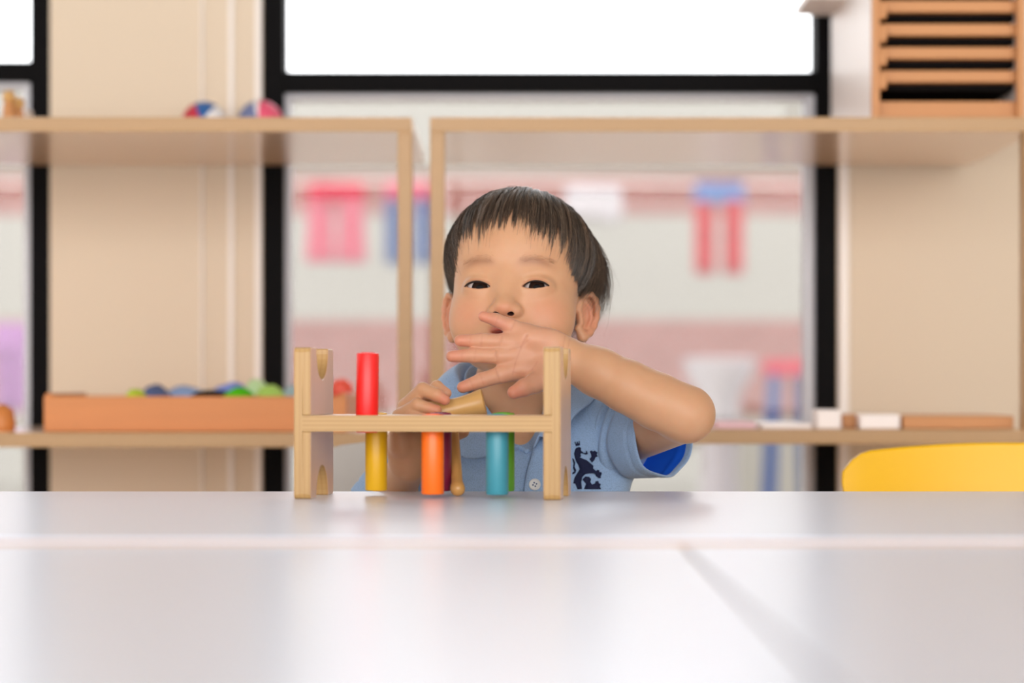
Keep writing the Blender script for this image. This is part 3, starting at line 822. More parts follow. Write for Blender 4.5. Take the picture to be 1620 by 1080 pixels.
# ears
for sx in (-1, 1):
    th = math.radians(54)
    U = np.array([sx * math.cos(th), math.sin(th), 0]); Nn = np.array([-sx * math.sin(th) * -1 * -1, 0, 0])
    Nn = np.array([sx * math.sin(th), -math.cos(th), 0])           # ear front normal
    Re = np.stack([U, Nn * -1 * -1, np.array([0, 0, 1.0])], 1)
    if np.linalg.det(Re) < 0: Re = Re
    base = np.array([sx * 65.0, -3.0, -33.0])
    E = lambda u, v, n=0.0: base + U * u + Nn * n + np.array([0, 0, v])
    rim = [(1, 6), (3, 16), (9, 22.5), (17, 24), (23.5, 19.5), (26.5, 11), (26, 1), (22.5, -9), (17, -16)]
    V.chain([E(u, v, 1.0 + (1.5 if i > 2 else 0)) for i, (u, v) in enumerate(rim)], [3.0, 3.0, 3.0, 3.1, 3.2, 3.2, 3.1, 3.0, 3.4], 4, HF, 2.5)
    V.cone(E(15, -17, 1), E(7, -23, 1), 4.4, 5.2, 4, HF); V.cone(E(7, -22, 1), E(1, -14, 0), 4.6, 4, 4, HF)
    # flat back of the auricle
    Rd = np.stack([U, Nn, np.array([0, 0, 1.0])], 1)
    if np.linalg.det(Rd) < 0: Rd = np.stack([U, -Nn, np.array([0, 0, 1.0])], 1)
    V.ell(E(13, 1, -2.2), (13.5, 2.2, 22), 3, HF, 'add', Rd)
    V.chain([E(11, 15, 1), E(17, 9, 1.4), E(18.5, -1, 1.4), E(14, -11, 1.2)], [2.0, 2.6, 2.6, 2.4], 3, HF, 2)
    V.cone(E(1.5, 0, 2), E(2.5, -8, 2.5), 3.2, 3.4, 3, HF)
    V.ell(E(9, -1, 2.0), (6.0, 4, 7.5), 2.5, HF, 'cut', Rd)
# trunk under the shirt
V.ell((-8, 88, -100), (84, 70, 90), 14)
V.cone((-55, 88, -68), (-98, 86, -80), 34, 28, 14); V.cone((45, 88, -66), (110, 82, -58), 34, 27, 14)
V.cone((-4, 84, -60), (6, 86, 0), 46, 40, 18)
V.ell((-8, 84, -160), (80, 66, 70), 14)
# raised arm (image right)
elb = Q(1083, 654, -74); wri = Q(903, 569, -66)
V.cone((122, 82, -54), elb + np.array([0, 4, -3]), 26, 26, 10)
V.cone(elb, Q(1040, 635, -76), 29.0, 28.6, 4.0); V.cone(Q(1040, 635, -76), Q(990, 610, -74), 28.6, 26.6, 3.0); V.cone(Q(990, 610, -74), Q(945, 588, -70), 26.6, 23.8, 3.0); V.cone(Q(945, 588, -70), wri, 23.8, 20.6, 8)
V.ell(Q(1093, 656, -72), (23, 24, 25), 8)
# raised hand, palm to the lens, thumb down
fing = [
    ([Q(890, 553, -64), Q(833, 529, -62), Q(806, 515, -60), Q(785, 506, -59), Q(764.5, 500.3, -58)], [14, 10.5, 7.3, 6.1, 4.9]),
    ([Q(890, 560, -64), Q(830, 543, -64), Q(797, 540.5, -64), Q(761, 538.8, -66), Q(728, 538.5, -66)], [14, 11, 7.6, 6.9, 5.6]),
    ([Q(890, 570, -64), Q(830, 562, -65), Q(792, 563, -66), Q(750, 562, -69), Q(715, 563.5, -69)], [14, 11.5, 7.9, 7.0, 5.5]),
    ([Q(890, 580, -64), Q(832, 582, -66), Q(794, 592, -68), Q(762, 601.5, -72), Q(732, 612.3, -72)], [14, 11.5, 8.2, 7.1, 5.5])]
for pts, rd in fing:
    rd = [rd[0], rd[1]] + [r * 1.07 for r in rd[2:]]
    V.cone(pts[0], pts[1], rd[0], rd[1], 7); V.cone(pts[1], pts[2], rd[1], rd[2], 5)
    V.cone(pts[2], pts[3], rd[2], rd[3], 2.5); V.cone(pts[3], pts[4], rd[3], rd[4], 2.5)
V.ell(Q(868, 592, -72), (20, 13, 17), 8)                                 # ball of the thumb
V.ell(Q(858, 536, -68), (22, 11, 11), 8)                                 # heel below the little finger
V.chain([Q(866, 597, -76), Q(846, 606, -82), Q(829, 613, -87), Q(813, 620.5, -91)], [12.5, 9.6, 8.6, 6.6], 5, None, 3)
yp = -78
V.bump(Q(838, 560, yp), (11, 12, 10), -2.2)                               # hollow of the palm
CREASE = [([Q(833, 530, yp + 2), Q(824, 550, yp), Q(815, 575, yp - 1), Q(811, 592, yp - 1)], 1.3, 1.3),
    ([Q(806, 553, yp + 2), Q(824, 548, yp + 1), Q(838, 536, yp + 2)], 1.3, 0.9),
    ([Q(811, 588, yp - 2), Q(828, 592, yp - 4), Q(842, 584, yp - 4), Q(850, 572, yp - 3)], 1.4, 1.2),
    ([Q(817, 503, -67), Q(808, 523, -68)], 1.2, 1.1), ([Q(794, 532, -71), Q(790, 549, -73)], 1.2, 1.1),
    ([Q(785, 555, -73), Q(786, 572, -75)], 1.2, 1.0), ([Q(784, 583, -76), Q(791, 604, -77)], 1.2, 1.1),
    ([Q(894, 531, -78), Q(891, 548, -84), Q(890, 562, -86)], 1.2, 1.2), ([Q(902, 534, -78), Q(898, 552, -86)], 1.2, 1.0)]
for a, b in ((Q(763, 529, -72.5), Q(761, 548, -72.5)), (Q(752, 553, -75.5), Q(751, 572, -75.5)), (Q(759, 592, -78.5), Q(766, 610, -78.5)), (Q(789, 498, -65), Q(783, 514, -65)), (Q(744, 530, -72.3), Q(742.5, 547, -72.3)), (Q(731, 554, -75.3), Q(730, 571, -75.3)), (Q(742, 599, -78.5), Q(749, 616, -78.5))):
    CREASE.append(([a, b], 1.1, 0.6))
for cp, cw, ca in CREASE: V.groove(cp, cw, ca)

# gripping hand (image left)
V.cone((-105, 86, -80), Q(598, 850, 26), 30, 24, 10); V.cone(Q(598, 850, 26), Q(626, 775, -16), 24, 20.5, 8)
V.cone(Q(626, 775, -16), Q(645, 735, -82), 20.5, 18.6, 10)
V.ell(Q(645, 703, -92), (21, 17, 27), 9, None, 'add', rotm(0, 0.15, 0.12))
V.chain([Q(648, 690, -88), Q(664, 642, -70), Q(691, 611.5, -84), Q(706, 622, -92)], [12, 9, 6.0, 5.4], 5, None, 2.5)     # index, half hidden
V.chain([Q(640, 692, -96), Q(643, 644, -98), Q(669, 616, -112), Q(690, 624, -118), Q(704, 632.5, -118)], [11, 9.0, 7.0, 6.5, 5.2], 4, None, 2.0)
V.chain([Q(636, 700, -100), Q(633, 660, -106), Q(660, 640.5, -117), Q(690, 649, -119.5)], [11, 8.5, 6.7, 5.6], 4, None, 2.0)
V.chain([Q(634, 706, -102), Q(630, 678, -107), Q(652, 659, -117), Q(684, 668, -119.5)], [11, 8.2, 6.5, 5.4], 4, None, 2.0)
V.chain([Q(655, 712, -84), Q(690, 696, -70), Q(716, 688, -78), Q(733, 683, -88)], [11, 9, 7.6, 6.0], 5, None, 3)     # thumb round the back
V.groove([Q(629, 745, -94), Q(645, 752, -101), Q(664, 747, -98)], 1.6, 0.9); V.groove([Q(630, 752, -90), Q(648, 759, -98), Q(662, 757, -94)], 1.5, 0.6)
V.groove([Q(650, 683, -111), Q(662, 686, -111)], 1.4, 0.8)

BV, BF = V.mesh(1)
del V

# skin tint: lips, ears, cheeks, finger pads, creases; lid fold shade painted in
def gauss(P_, c, s): return np.exp(-(((P_ - np.array(c)) / np.array(s)) ** 2).sum(1))
loc = (BV - HO) @ HR
base = np.array(srgb(201, 153, 117)[:3]); pink = np.array(srgb(206, 118, 96)[:3]); lip = np.array(srgb(178, 70, 66)[:3]); rosy = np.array(srgb(206, 130, 104)[:3])
colr = np.tile(base, (len(BV), 1))
def blend(w, c, a):
    global colr
    w = np.clip(w * a, 0, 1)[:, None]; colr = colr * (1 - w) + np.array(c) * w
for sx in (-1, 1):
    blend(gauss(loc, (sx * 40, -62, -42), (22, 22, 18)), rosy, 0.45)
    blend(gauss(loc, (sx * 78, 8, -33), (12, 18, 26)), pink, 0.5)
blend(gauss(loc, (0, -92, -44), (14, 12, 9)), rosy, 0.5)
inner_m = np.exp(-(loc[:, 0] / 15) ** 4) * np.exp(-((loc[:, 2] + 64.3) / 6.6) ** 4) * (loc[:, 1] < -70)
blend(inner_m, lip, 0.85)
for sx in (-1, 1):       # inside of the nostrils
    dn = np.sqrt(((((loc - np.array((sx * 6.6, -82, -43.4))) @ rotm(sx * 0.2, 0.5)) / np.array((3.5, 13, 2.7))) ** 2).sum(1))
    blend(np.clip((1.18 - dn) / 0.12, 0, 1) * (loc[:, 2] > -49), srgb(84, 32, 24)[:3], 0.9)
for sx in (-1, 1):       # darker lid margin
    blend(np.exp(-(((loc[:, 0] * sx - 29) / 16.5) ** 4)) * np.exp(-((loc[:, 2] - 12.5 + ((loc[:, 0] * sx - 27) / 12.5) ** 2 * 1.6) / 4.3) ** 2) * (loc[:, 1] < -40), srgb(140, 92, 66)[:3], 0.6)
    u = (loc[:, 0] - sx * EYX) * sx / 13.2; uu = np.clip(1 - u * u, 0, None); zz = loc[:, 2] - EYZ - .6 * u
    edge = np.exp(-((zz - 4.5 * uu ** .75) / 1.2) ** 2) + 0.5 * np.exp(-((zz + 2.7 * uu ** .8) / 0.9) ** 2)
    blend(edge * (np.abs(u) < 1.02) * (loc[:, 1] < -55), srgb(130, 72, 52)[:3], 0.6)
    blend(np.exp(-((zz - 4.5 * uu ** .75 - 2.6) / 1.0) ** 2) * (np.abs(u) < .95) * (loc[:, 1] < -60), srgb(180, 118, 88)[:3], 0.5)  # upper lid fold: its shade painted into the tint
palm = (BV[:, 1] < -40) & (BV[:, 0] > -70) & (BV[:, 0] < 62) & (BV[:, 2] > -20)
wp = palm * np.clip((62 - BV[:, 0]) / 25, 0, 1)
blend(wp.astype(float), np.array(srgb(203, 149, 122)[:3]), 0.75)
for pts, rd in fing:
    blend(gauss(BV, pts[-1], (13, 12, 11)), pink, 0.5)
blend(gauss(BV, Q(813, 621, -91), (12, 12, 11)), pink, 0.65)
for p in (Q(704, 632, -118), Q(690, 649, -119), Q(684, 668, -119)): blend(gauss(BV, p, (9, 10, 9)), pink, 0.6)

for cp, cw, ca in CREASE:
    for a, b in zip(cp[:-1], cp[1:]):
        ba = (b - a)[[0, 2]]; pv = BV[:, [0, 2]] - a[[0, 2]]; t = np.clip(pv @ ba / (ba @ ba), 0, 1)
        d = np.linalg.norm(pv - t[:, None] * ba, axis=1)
        blend(np.exp(-(d / 0.9) ** 2) * (np.abs(BV[:, 1] - (a[1] + b[1]) / 2) < 9), srgb(168, 100, 78)[:3], 0.2 * ca)  # tint darker along each hand crease

def skin_mat():
    m = bpy.data.materials.new('child skin'); m.use_nodes = True
    nt = m.node_tree; N = nt.nodes; L = nt.links; b = N['Principled BSDF']
    at = N.new('ShaderNodeAttribute'); at.attribute_name = 'tint'
    tc = N.new('ShaderNodeTexCoord'); n = N.new('ShaderNodeTexNoise'); n.inputs['Scale'].default_value = 55; n.inputs['Detail'].default_value = 4
    L.new(tc.outputs['Object'], n.inputs['Vector'])
    hs = N.new('ShaderNodeMix'); hs.data_type = 'RGBA'; hs.blend_type = 'MULTIPLY'; hs.inputs['Factor'].default_value = 1
    rp = N.new('ShaderNodeValToRGB'); rp.color_ramp.elements[0].position = .3; rp.color_ramp.elements[0].color = (.96, .93, .91, 1); rp.color_ramp.elements[1].position = .7; rp.color_ramp.elements[1].color = (1, 1, 1, 1)
    L.new(n.outputs['Fac'], rp.inputs[0]); L.new(at.outputs['Color'], hs.inputs['A']); L.new(rp.outputs[0], hs.inputs['B'])
    L.new(hs.outputs['Result'], b.inputs['Base Color'])
    b.inputs['Roughness'].default_value = 0.45; b.inputs['Specular IOR Level'].default_value = 0.32; b.inputs['Sheen Weight'].default_value = 0.22; b.inputs['Sheen Roughness'].default_value = 0.3
    b.inputs['Subsurface Weight'].default_value = 0.35; b.inputs['Subsurface Radius'].default_value = (1.0, 0.36, 0.2); b.inputs['Subsurface Scale'].default_value = 0.0032
    n2 = N.new('ShaderNodeTexNoise'); n2.inputs['Scale'].default_value = 900; n2.inputs['Detail'].default_value = 2; L.new(tc.outputs['Object'], n2.inputs['Vector'])
    bp = N.new('ShaderNodeBump'); bp.inputs['Strength'].default_value = 0.05; bp.inputs['Distance'].default_value = 0.001
    L.new(n2.outputs['Fac'], bp.inputs['Height']); L.new(bp.outputs['Normal'], b.inputs['Normal'])
    return m
M['skin'] = skin_mat()
body = np_mesh('body', BV, BF, M['skin'], child, colr)

# eyes
def eye_mat():
    m = bpy.data.materials.new('eye'); m.use_nodes = True
    nt = m.node_tree; N = nt.nodes; L = nt.links; b = N['Principled BSDF']; b.inputs['Roughness'].default_value = 0.03; b.inputs['Specular IOR Level'].default_value = 0.03
    tc = N.new('ShaderNodeTexCoord'); sp = N.new('ShaderNodeSeparateXYZ'); L.new(tc.outputs['Object'], sp.inputs[0])
    cb = N.new('ShaderNodeCombineXYZ'); L.new(sp.outputs[0], cb.inputs[0]); L.new(sp.outputs[2], cb.inputs[2])
    ln = N.new('ShaderNodeVectorMath'); ln.operation = 'LENGTH'; L.new(cb.outputs[0], ln.inputs[0])
    mr = N.new('ShaderNodeMapRange'); mr.inputs['From Max'].default_value = 0.014; L.new(ln.outputs['Value'], mr.inputs[0])
    cr = N.new('ShaderNodeValToRGB'); e = cr.color_ramp.elements
    e[0].position = 0.0; e[0].color = (.004, .003, .003, 1); e[1].position = 0.25; e[1].color = (.004, .003, .003, 1)
    for p, c in ((0.30, (.022, .010, .006, 1)), (0.50, (.016, .008, .006, 1)), (0.575, (.006, .004, .004, 1)), (0.63, srgb(186, 172, 166))):
        x = e.new(p); x.color = c
    L.new(mr.outputs[0], cr.inputs[0]); L.new(cr.outputs[0], b.inputs['Base Color'])
    return m
M['eye'] = eye_mat()
ER = 13.4
for sx in (-1, 1):
    c = HL((sx * EYX, -61.3, EYZ))
    look = np.array([0, -2500.0, 0]) - c
    o = sphere_obj('eye', M['eye'], ER * .001, Vector(c * .001), child, 48)
    # iris axis is local -y; aim it at the lens
    o.rotation_euler = Vector(look).to_track_quat('-Y', 'Z').to_euler()
    lash = MB(); pts = []; rad = []
    for i in range(15):
        u = -1.0 + 2.08 * i / 14; xx = sx * (EYX + u * 13.2); uu = max(0, 1 - u * u); zz = EYZ + .6 * u + 4.5 * uu ** .75 - .1
        if u > 1: zz = EYZ + .6 - (u - 1) * 5
        yy = -62 - 14.0 * math.sqrt(max(0.02, 1 - ((xx - sx * EYX) / 17.5) ** 2 - ((zz - EYZ - .5) / 12) ** 2)) - .2
        pts.append(Vector(HL((xx, yy, zz)) * .001)); rad.append((0.0004 + 0.0007 * max(0, 1 - ((u - .25) / 1.2) ** 2)))
    lash.tube(pts, rad, 8)
    # single lashes
    rl = random.Random(3)
    for i in range(26):
        u = -0.7 + 1.7 * i / 25; xx = sx * (EYX + u * 13.2); uu = max(0, 1 - u * u); zz = EYZ + .6 * u + 4.5 * uu ** .75
        yy = -62 - 14.0 * math.sqrt(max(0.02, 1 - ((xx - sx * EYX) / 17.5) ** 2 - ((zz - EYZ - .5) / 12) ** 2)) - .3
        a = np.array((xx, yy, zz)); d = np.array((sx * u * .9, -2.6, -.4 + .4 * rl.random())) * 1.0
        lash.tube([Vector(HL(a) * .001), Vector(HL(a + d * .6 + (0, 0, -.3)) * .001), Vector(HL(a + d * 1.1 + (0, 0, .2)) * .001)], [.00016, .00012, .00004], 4)
    lash.build('eyelashes', mat('dark lashes', srgb(34, 22, 18), 0.6, 0.3), child, smooth=180)
# ------------------------------------------------------------------ clothes
def fabric(name, col, weave=0.3, scale=1150):
    m = mat(name, col, 0.9, 0.15, vary=0.10, vscale=14, sheen=0.25)
    nt = m.node_tree; N = nt.nodes; L = nt.links; b = N['Principled BSDF']
    tc = N.new('ShaderNodeTexCoord'); v = N.new('ShaderNodeTexVoronoi'); v.inputs['Scale'].default_value = scale
    L.new(tc.outputs['Object'], v.inputs['Vector'])
    src = b.inputs['Base Color'].links[0].from_socket
    rp = N.new('ShaderNodeMapRange'); rp.inputs['From Min'].default_value = 0.1; rp.inputs['From Max'].default_value = 0.8; rp.inputs['To Min'].default_value = 1.10; rp.inputs['To Max'].default_value = 0.78
    L.new(v.outputs['Distance'], rp.inputs['Value'])
    mx = N.new('ShaderNodeMix'); mx.data_type = 'RGBA'; mx.blend_type = 'MULTIPLY'; mx.inputs['Factor'].default_value = 1.0
    L.new(src, mx.inputs['A']); L.new(rp.outputs['Result'], mx.inputs['B']); L.new(mx.outputs['Result'], b.inputs['Base Color'])
    bp = N.new('ShaderNodeBump'); bp.inputs['Strength'].default_value = weave; bp.inputs['Distance'].default_value = 0.0006; bp.invert = True
    L.new(v.outputs['Distance'], bp.inputs['Height']); L.new(bp.outputs['Normal'], b.inputs['Normal'])
    return m
M['polo'] = fabric('blue pique cotton', srgb(150, 178, 214))
M['polo_in'] = mat('royal blue sleeve lining', srgb(24, 92, 214), 0.85, 0.15, vary=0.1, vscale=30)  # light shining through the cloth put into the inner colour
M['navy'] = mat('navy embroidery', srgb(20, 26, 58), 0.75, 0.25, bump=0.3, bscale=900)
M['stitch'] = mat('dark blue stitching', srgb(78, 92, 122), 0.9, 0.1)
M['button'] = mat('pearl button', srgb(212, 214, 214), 0.3, 0.5)
M['trouser'] = fabric('navy trouser cotton', srgb(44, 54, 86))

SV = Vol((-185, -30, -250), (165, 185, 50), 1.5)
SV.ell((-8, 86, -104), (96, 86, 100), 14)
SV.cone((-50, 88, -62), (-104, 84, -88), 50, 38, 16)
SV.cone((42, 86, -52), (106, 80, -51), 52, 44, 16)
SV.ell((-8, 84, -180), (94, 84, 90), 16)
SV.cone((98, 72, -70), (74, 62, -200), 34, 34, 16)
SV.cone((-4, 84, -30), (-2, 84, 4), 62, 50, 14)
# folds: at the sleeve seam (image right), under the collar, and across the chest
def W_(px, py, yr): return Q(px, py, yr)
SV.groove([W_(945, 632, 22), W_(949, 680, 14), W_(962, 735, 12), W_(976, 790, 14)], 5.0, 4.0)
SV.groove([W_(957, 628, 26), W_(960, 690, 16), W_(973, 740, 14), W_(990, 785, 18)], 4.0, 2.6)
SV.groove([W_(974, 634, 34), W_(976, 690, 28), W_(988, 765, 30)], 3.0, 2.2)
SV.groove([W_(728, 752, -2), W_(768, 735, -6), W_(812, 728, -4)], 5.0, 1.8)
SV.groove([W_(832, 722, -4), W_(822, 750, -6), W_(815, 790, -6)], 4.0, 2.0)
SV.groove([W_(600, 700, 40), W_(640, 740, 16), W_(660, 800, 6)], 6.0, 3.0)
# neck opening
SV.cone((-3, 72, 60), (-2, 66, 10), 56, 47, 4, None, 'cut'); SV.cone((-2, 60, 4), (17, -2, -63), 40, 11, 4, None, 'cut')
SVV, SVF = SV.mesh(2)
del SV
polo = np_mesh('polo_shirt', SVV, SVF, M['polo'], child)
tree = BVHTree.FromPolygons([tuple(v) for v in SVV], [tuple(int(i) for i in f) for f in SVF])

def drape(p, off, d=(0, 1, 0)):
    """drop point p (mm) along d onto the shirt, lifted by off"""
    p = Vector(p); h = tree.ray_cast(p - Vector(d) * 120, Vector(d))
    if h[0] is None: return p
    return h[0] - Vector(d) * off
def lift(p, off):
    """push a point out of the shirt so that it clears the cloth by off"""
    p = Vector(p); h = tree.find_nearest(p)
    if h[0] is None: return p
    s = (p - h[0]).dot(h[1])
    return p if s > off else h[0] + h[1] * off
def crom(pts, n):
    pts = [np.array(p, float) for p in pts]; out = []
    for i in range(len(pts) - 1):
        p0, p1, p2, p3 = pts[max(i - 1, 0)], pts[i], pts[i + 1], pts[min(i + 2, len(pts) - 1)]
        for k in range(n):
            t = k / n
            out.append(0.5 * (2 * p1 + (p2 - p0) * t + (2 * p0 - 5 * p1 + 4 * p2 - p3) * t * t + (3 * p1 - p0 - 3 * p2 + p3) * t ** 3))
    out.append(pts[-1]); return out

# sleeves: outer cloth, hem, backlit blue painted inside
def sleeve(name, c0, n0, r0, c1, n1, r1, up, kink):
    c0, c1 = np.array(c0, float), np.array(c1, float)
    nr, ns = 56, 30
    rings = []
    for s in range(ns + 1):
        t = s / ns; c = c0 + (c1 - c0) * t
        n = Vector(np.array(n0) * (1 - t) + np.array(n1) * t).normalized()
        u = (Vector(up) - n * n.dot(Vector(up))).normalized(); w = n.cross(u)
        a, b = (r0[i] + (r1[i] - r0[i]) * t for i in (0, 1))
        ring = []
        for j in range(nr):
            th = 2 * math.pi * j / nr
            rr = 1 + t * (0.025 * math.sin(3 * th + 1.0) + 0.018 * math.sin(7 * th + 4 * t)) - 0.15 * math.exp(-((t - .20 - .03 * math.sin(2 * th)) / .045) ** 2) - 0.12 * math.exp(-((t - .40 - .04 * math.sin(3 * th)) / .05) ** 2) - 0.03 * math.exp(-((t - .84) / .02) ** 2)
            ring.append((Vector(c) + u * (math.cos(th) * a * rr) + w * (math.sin(th) * b * rr) + n * (kink(th) * t)) )
        rings.append(ring)
    mb = MB()
    cen = [sum(r, Vector()) / nr for r in rings]
    inner = [[p + (cen[i] - p).normalized() * 2.2 for p in r] for i, r in enumerate(rings)]
    sc = 0.001
    S_ = lambda R: [[p * sc for p in r] for r in R]
    mb.rings(S_(rings), cap=False)
    hem_m = [p + Vector(n1) * 1.2 + (cen[-1] - p).normalized() * 1.1 for p in rings[-1]]
    mb.rings(S_([rings[-1], hem_m, inner[-1]]), cap=False)
    k8 = ns - 2
    mb.rings(S_(list(reversed(inner[k8:]))), cap=False)
    mb.rings(S_(list(reversed(inner[:k8 + 1]))), cap=False, mi=1)
    o = mb.build(name, [M['polo'], M['polo_in']], polo, smooth=70)
    return rings, o
rg, slv = sleeve('sleeve', (96, 79, -54), (0.86, -0.42, -0.12), (44, 40), Q(1050, 686, 24), (0.72, -0.69, 0.02), (46, 48), (0, 0, 1),
                 lambda th: 5 * math.exp(-((((th - math.pi + 9.42) % 6.283) - 3.14) / .5) ** 2))
rg2, slv2 = sleeve('sleeve', (-98, 84, -84), (-0.75, -0.15, -0.62), (42, 40), (-132, 68, -128), (-0.48, 0.12, -0.87), (44, 40), (0, 0, 1), lambda th: 0)
# stitched hem line round the sleeve opening
def stitch_loop(ring, back, name, par):
    pts = [p * .001 for p in ring] + [ring[0] * .001]
    MB().tube(pts, 0.00035, 5).build(name, M['stitch'], par, smooth=180)

# collar
Fold = [(-6, 0, -52), (-36, 34, -22), (-59, 74, 18), (-45, 122, 30), (-6, 138, 33), (36, 124, 29), (60, 84, 12), (44, 34, -20), (27, 2, -50)]
Edge = [(-24, -10, -70), (-54, -2, -69), (-98, 58, -28), (-78, 130, -2), (-6, 158, 6), (70, 134, -2), (93, 78, -7), (64, 12, -30), (44, -8, -66)]
Inn = [(-2, 6, -62), (-30, 40, -40), (-50, 76, -8), (-38, 114, 2), (-5, 126, 6), (32, 114, 2), (50, 82, -10), (36, 40, -40), (22, 8, -62)]
FO, ED, IN = crom(Fold, 10), crom(Edge, 10), crom(Inn, 10)
rows = []
nf = 8
top_rows = []
for i in range(len(FO)):
    f, e, q = FO[i], ED[i], IN[i]
    col_ = [q + (f - q) * t for t in (0, .35, .7)]
    col_.append(f + np.array([0, 0, 1.5]))
    out = (e - f); outn = out / np.linalg.norm(out)
    for k in range(1, nf + 1):
        t = k / nf
        p = f + out * t + np.array([0, 0, 1.0]) * (7.0 * math.sin(math.pi * min(1, t * 1.0)) * (1 - .3 * t))
        p = np.array(lift(p, 2.6 + 1.2 * t))
        col_.append(p)
    rows.append(col_)
m_, n_ = len(rows), len(rows[0])
CV = np.array([p for r in rows for p in r]); CF = []
for i in range(m_ - 1):
    for j in range(n_ - 1): CF.append((i * n_ + j, i * n_ + j + 1, (i + 1) * n_ + j + 1, (i + 1) * n_ + j))
col_o = np_mesh('collar', CV, np.array(CF), M['polo'], polo)
sd = col_o.modifiers.new('thick', 'SOLIDIFY'); sd.thickness = 0.0024; sd.offset = 0
sb = col_o.modifiers.new('sub', 'SUBSURF'); sb.levels = 1; sb.render_levels = 1

# button placket (projected on the shirt front) with stitch line
def strip(name, left, right, off, m, thick, par, nx=6):
    L_, R_ = crom(left, 8), crom(right, 8); pts = []
    for a, b in zip(L_, R_):
        pts.append([drape(a + (b - a) * k / nx, off) for k in range(nx + 1)])
    Vv = np.array([tuple(p) for r in pts for p in r]); w = nx + 1
    Ff = [(i * w + j, i * w + j + 1, (i + 1) * w + j + 1, (i + 1) * w + j) for i in range(len(pts) - 1) for j in range(nx)]
    o = np_mesh(name, Vv, np.array(Ff), m, par)
    s_ = o.modifiers.new('thick', 'SOLIDIFY'); s_.thickness = thick; s_.offset = -1
    return o
YP = -8
plq = strip('placket', [Q(856, 688, YP), Q(843, 716, YP), Q(834, 745, YP), Q(829, 778, YP), Q(826, 815, YP)],
            [Q(896, 692, YP), Q(886, 716, YP), Q(878, 745, YP), Q(872, 778, YP), Q(868, 815, YP)], 2.4, M['polo'], 0.0022, polo)
st_pts = crom([Q(861, 690, YP), Q(848, 717, YP), Q(839, 745, YP), Q(834, 778, YP), Q(831, 815, YP)], 8)
MB().tube([drape(p, 2.7) * .001 for p in st_pts], 0.00045, 6).build('stitching', M['stitch'], polo, smooth=180)
# folded neck edge inside the opening
MB().tube([drape(p, 1.5) * .001 for p in crom([Q(800, 712, YP), Q(818, 709, YP), Q(836, 716, YP)], 5)], 0.0034, 12).build('neck_facing', M['polo'], polo, smooth=180)
def button(px, py):
    c = drape(Q(px, py, YP), 6.0) * .001; ax = Vector((0.05, -1, 0.10)).normalized()
    b = bmesh.new()
    o = MB().lathe([(0, -.0012), (.0055, -.0012), (.0061, -.0004), (.0061, .0006), (.0054, .0012), (.0046, .0008), (.004, .0005), (0, .0005)], c=c, axis=ax, n=32).build('button', M['button'], polo, smooth=40)
    u = ax.orthogonal().normalized(); w = ax.cross(u)
    hm = MB()
    for q in range(4):
        a = math.pi / 4 + q * math.pi / 2 + .3
        hm.lathe([(0, 0.0), (.00085, 0.0), (.0009, .00012), (0, .00012)], c=c + ax * .00052 + (u * math.cos(a) + w * math.sin(a)) * .0019, axis=ax, n=12)
    hm.build('button_holes', M['stitch'], polo)
button(846, 766.5)
MB().tube([drape(p, 2.6) * .001 for p in (Q(845, 724, YP), Q(842.5, 735, YP), Q(841, 744, YP))], 0.0006, 6).build('buttonhole', M['stitch'], polo, smooth=180)

# embroidered heraldic animal on the chest
def zz_(l): return [(890 + a / 6.0, 600 + b / 6.0) for a, b in l]
shapes = [
    zz_([(122, 600), (131, 598), (136, 615), (144, 615), (143, 599), (152, 598), (156, 614), (166, 611), (163, 593), (172, 592), (175, 632), (135, 640)]),
    zz_([(128, 672), (140, 655), (165, 648), (185, 655), (183, 672), (188, 690), (205, 698), (200, 712), (185, 706), (178, 718), (185, 738), (172, 747), (205, 762), (240, 776), (270, 800), (305, 830), (300, 855), (330, 880), (345, 866), (362, 875), (360, 890), (385, 895), (382, 915), (372, 930), (378, 945), (355, 950), (330, 930), (318, 907), (290, 902), (258, 903), (225, 910), (195, 940), (186, 985), (192, 1052), (150, 1054), (130, 1002), (110, 995), (122, 945), (148, 900), (172, 862), (160, 824), (140, 792), (125, 750), (118, 710)]),
    zz_([(268, 690), (285, 682), (300, 692), (312, 682), (326, 690), (343, 702), (335, 720), (345, 740), (325, 746), (312, 776), (290, 800), (276, 778), (265, 766), (285, 742), (280, 716)]),
    zz_([(192, 696), (214, 707), (234, 703), (231, 686), (240, 685), (248, 706), (250, 716), (230, 722), (204, 714)]),
    zz_([(198, 962), (225, 932), (265, 936), (281, 957), (275, 985), (290, 1010), (318, 1000), (325, 978), (350, 975), (356, 995), (376, 1006), (365, 1030), (380, 1054), (212, 1054), (232, 1002)]),
    zz_([(100, 756), (112, 762), (127, 800), (120, 838), (138, 872), (126, 902), (102, 908), (102, 893), (120, 880), (108, 850), (113, 806)]),
]
ev, ef = [], []
for sh in shapes:
    bm = bmesh.new()
    vs = [bm.verts.new((a, b, 0)) for a, b in sh]
    tri = tessellate_polygon([[Vector((a, b, 0)) for a, b in sh]])
    for t in tri:
        try: bm.faces.new([vs[i] for i in t])
        except ValueError: pass
    bmesh.ops.subdivide_edges(bm, edges=[e for e in bm.edges if e.calc_length() > 3], cuts=2, use_grid_fill=True)
    bmesh.ops.triangulate(bm, faces=bm.faces)
    bm.verts.index_update(); o0 = len(ev)
    ev += [tuple(drape(Q(v.co.x, v.co.y, 0), 0.9)) for v in bm.verts]; ef += [tuple(o0 + v.index for v in f.verts) for f in bm.faces]
    bm.free()
emb = np_mesh('emblem', np.array(ev), np.array(ef), M['navy'], polo, smooth=False)
s_ = emb.modifiers.new('thick', 'SOLIDIFY'); s_.thickness = 0.0007; s_.offset = 0
emb['label'] = 'navy embroidered rearing lion with a small crown'

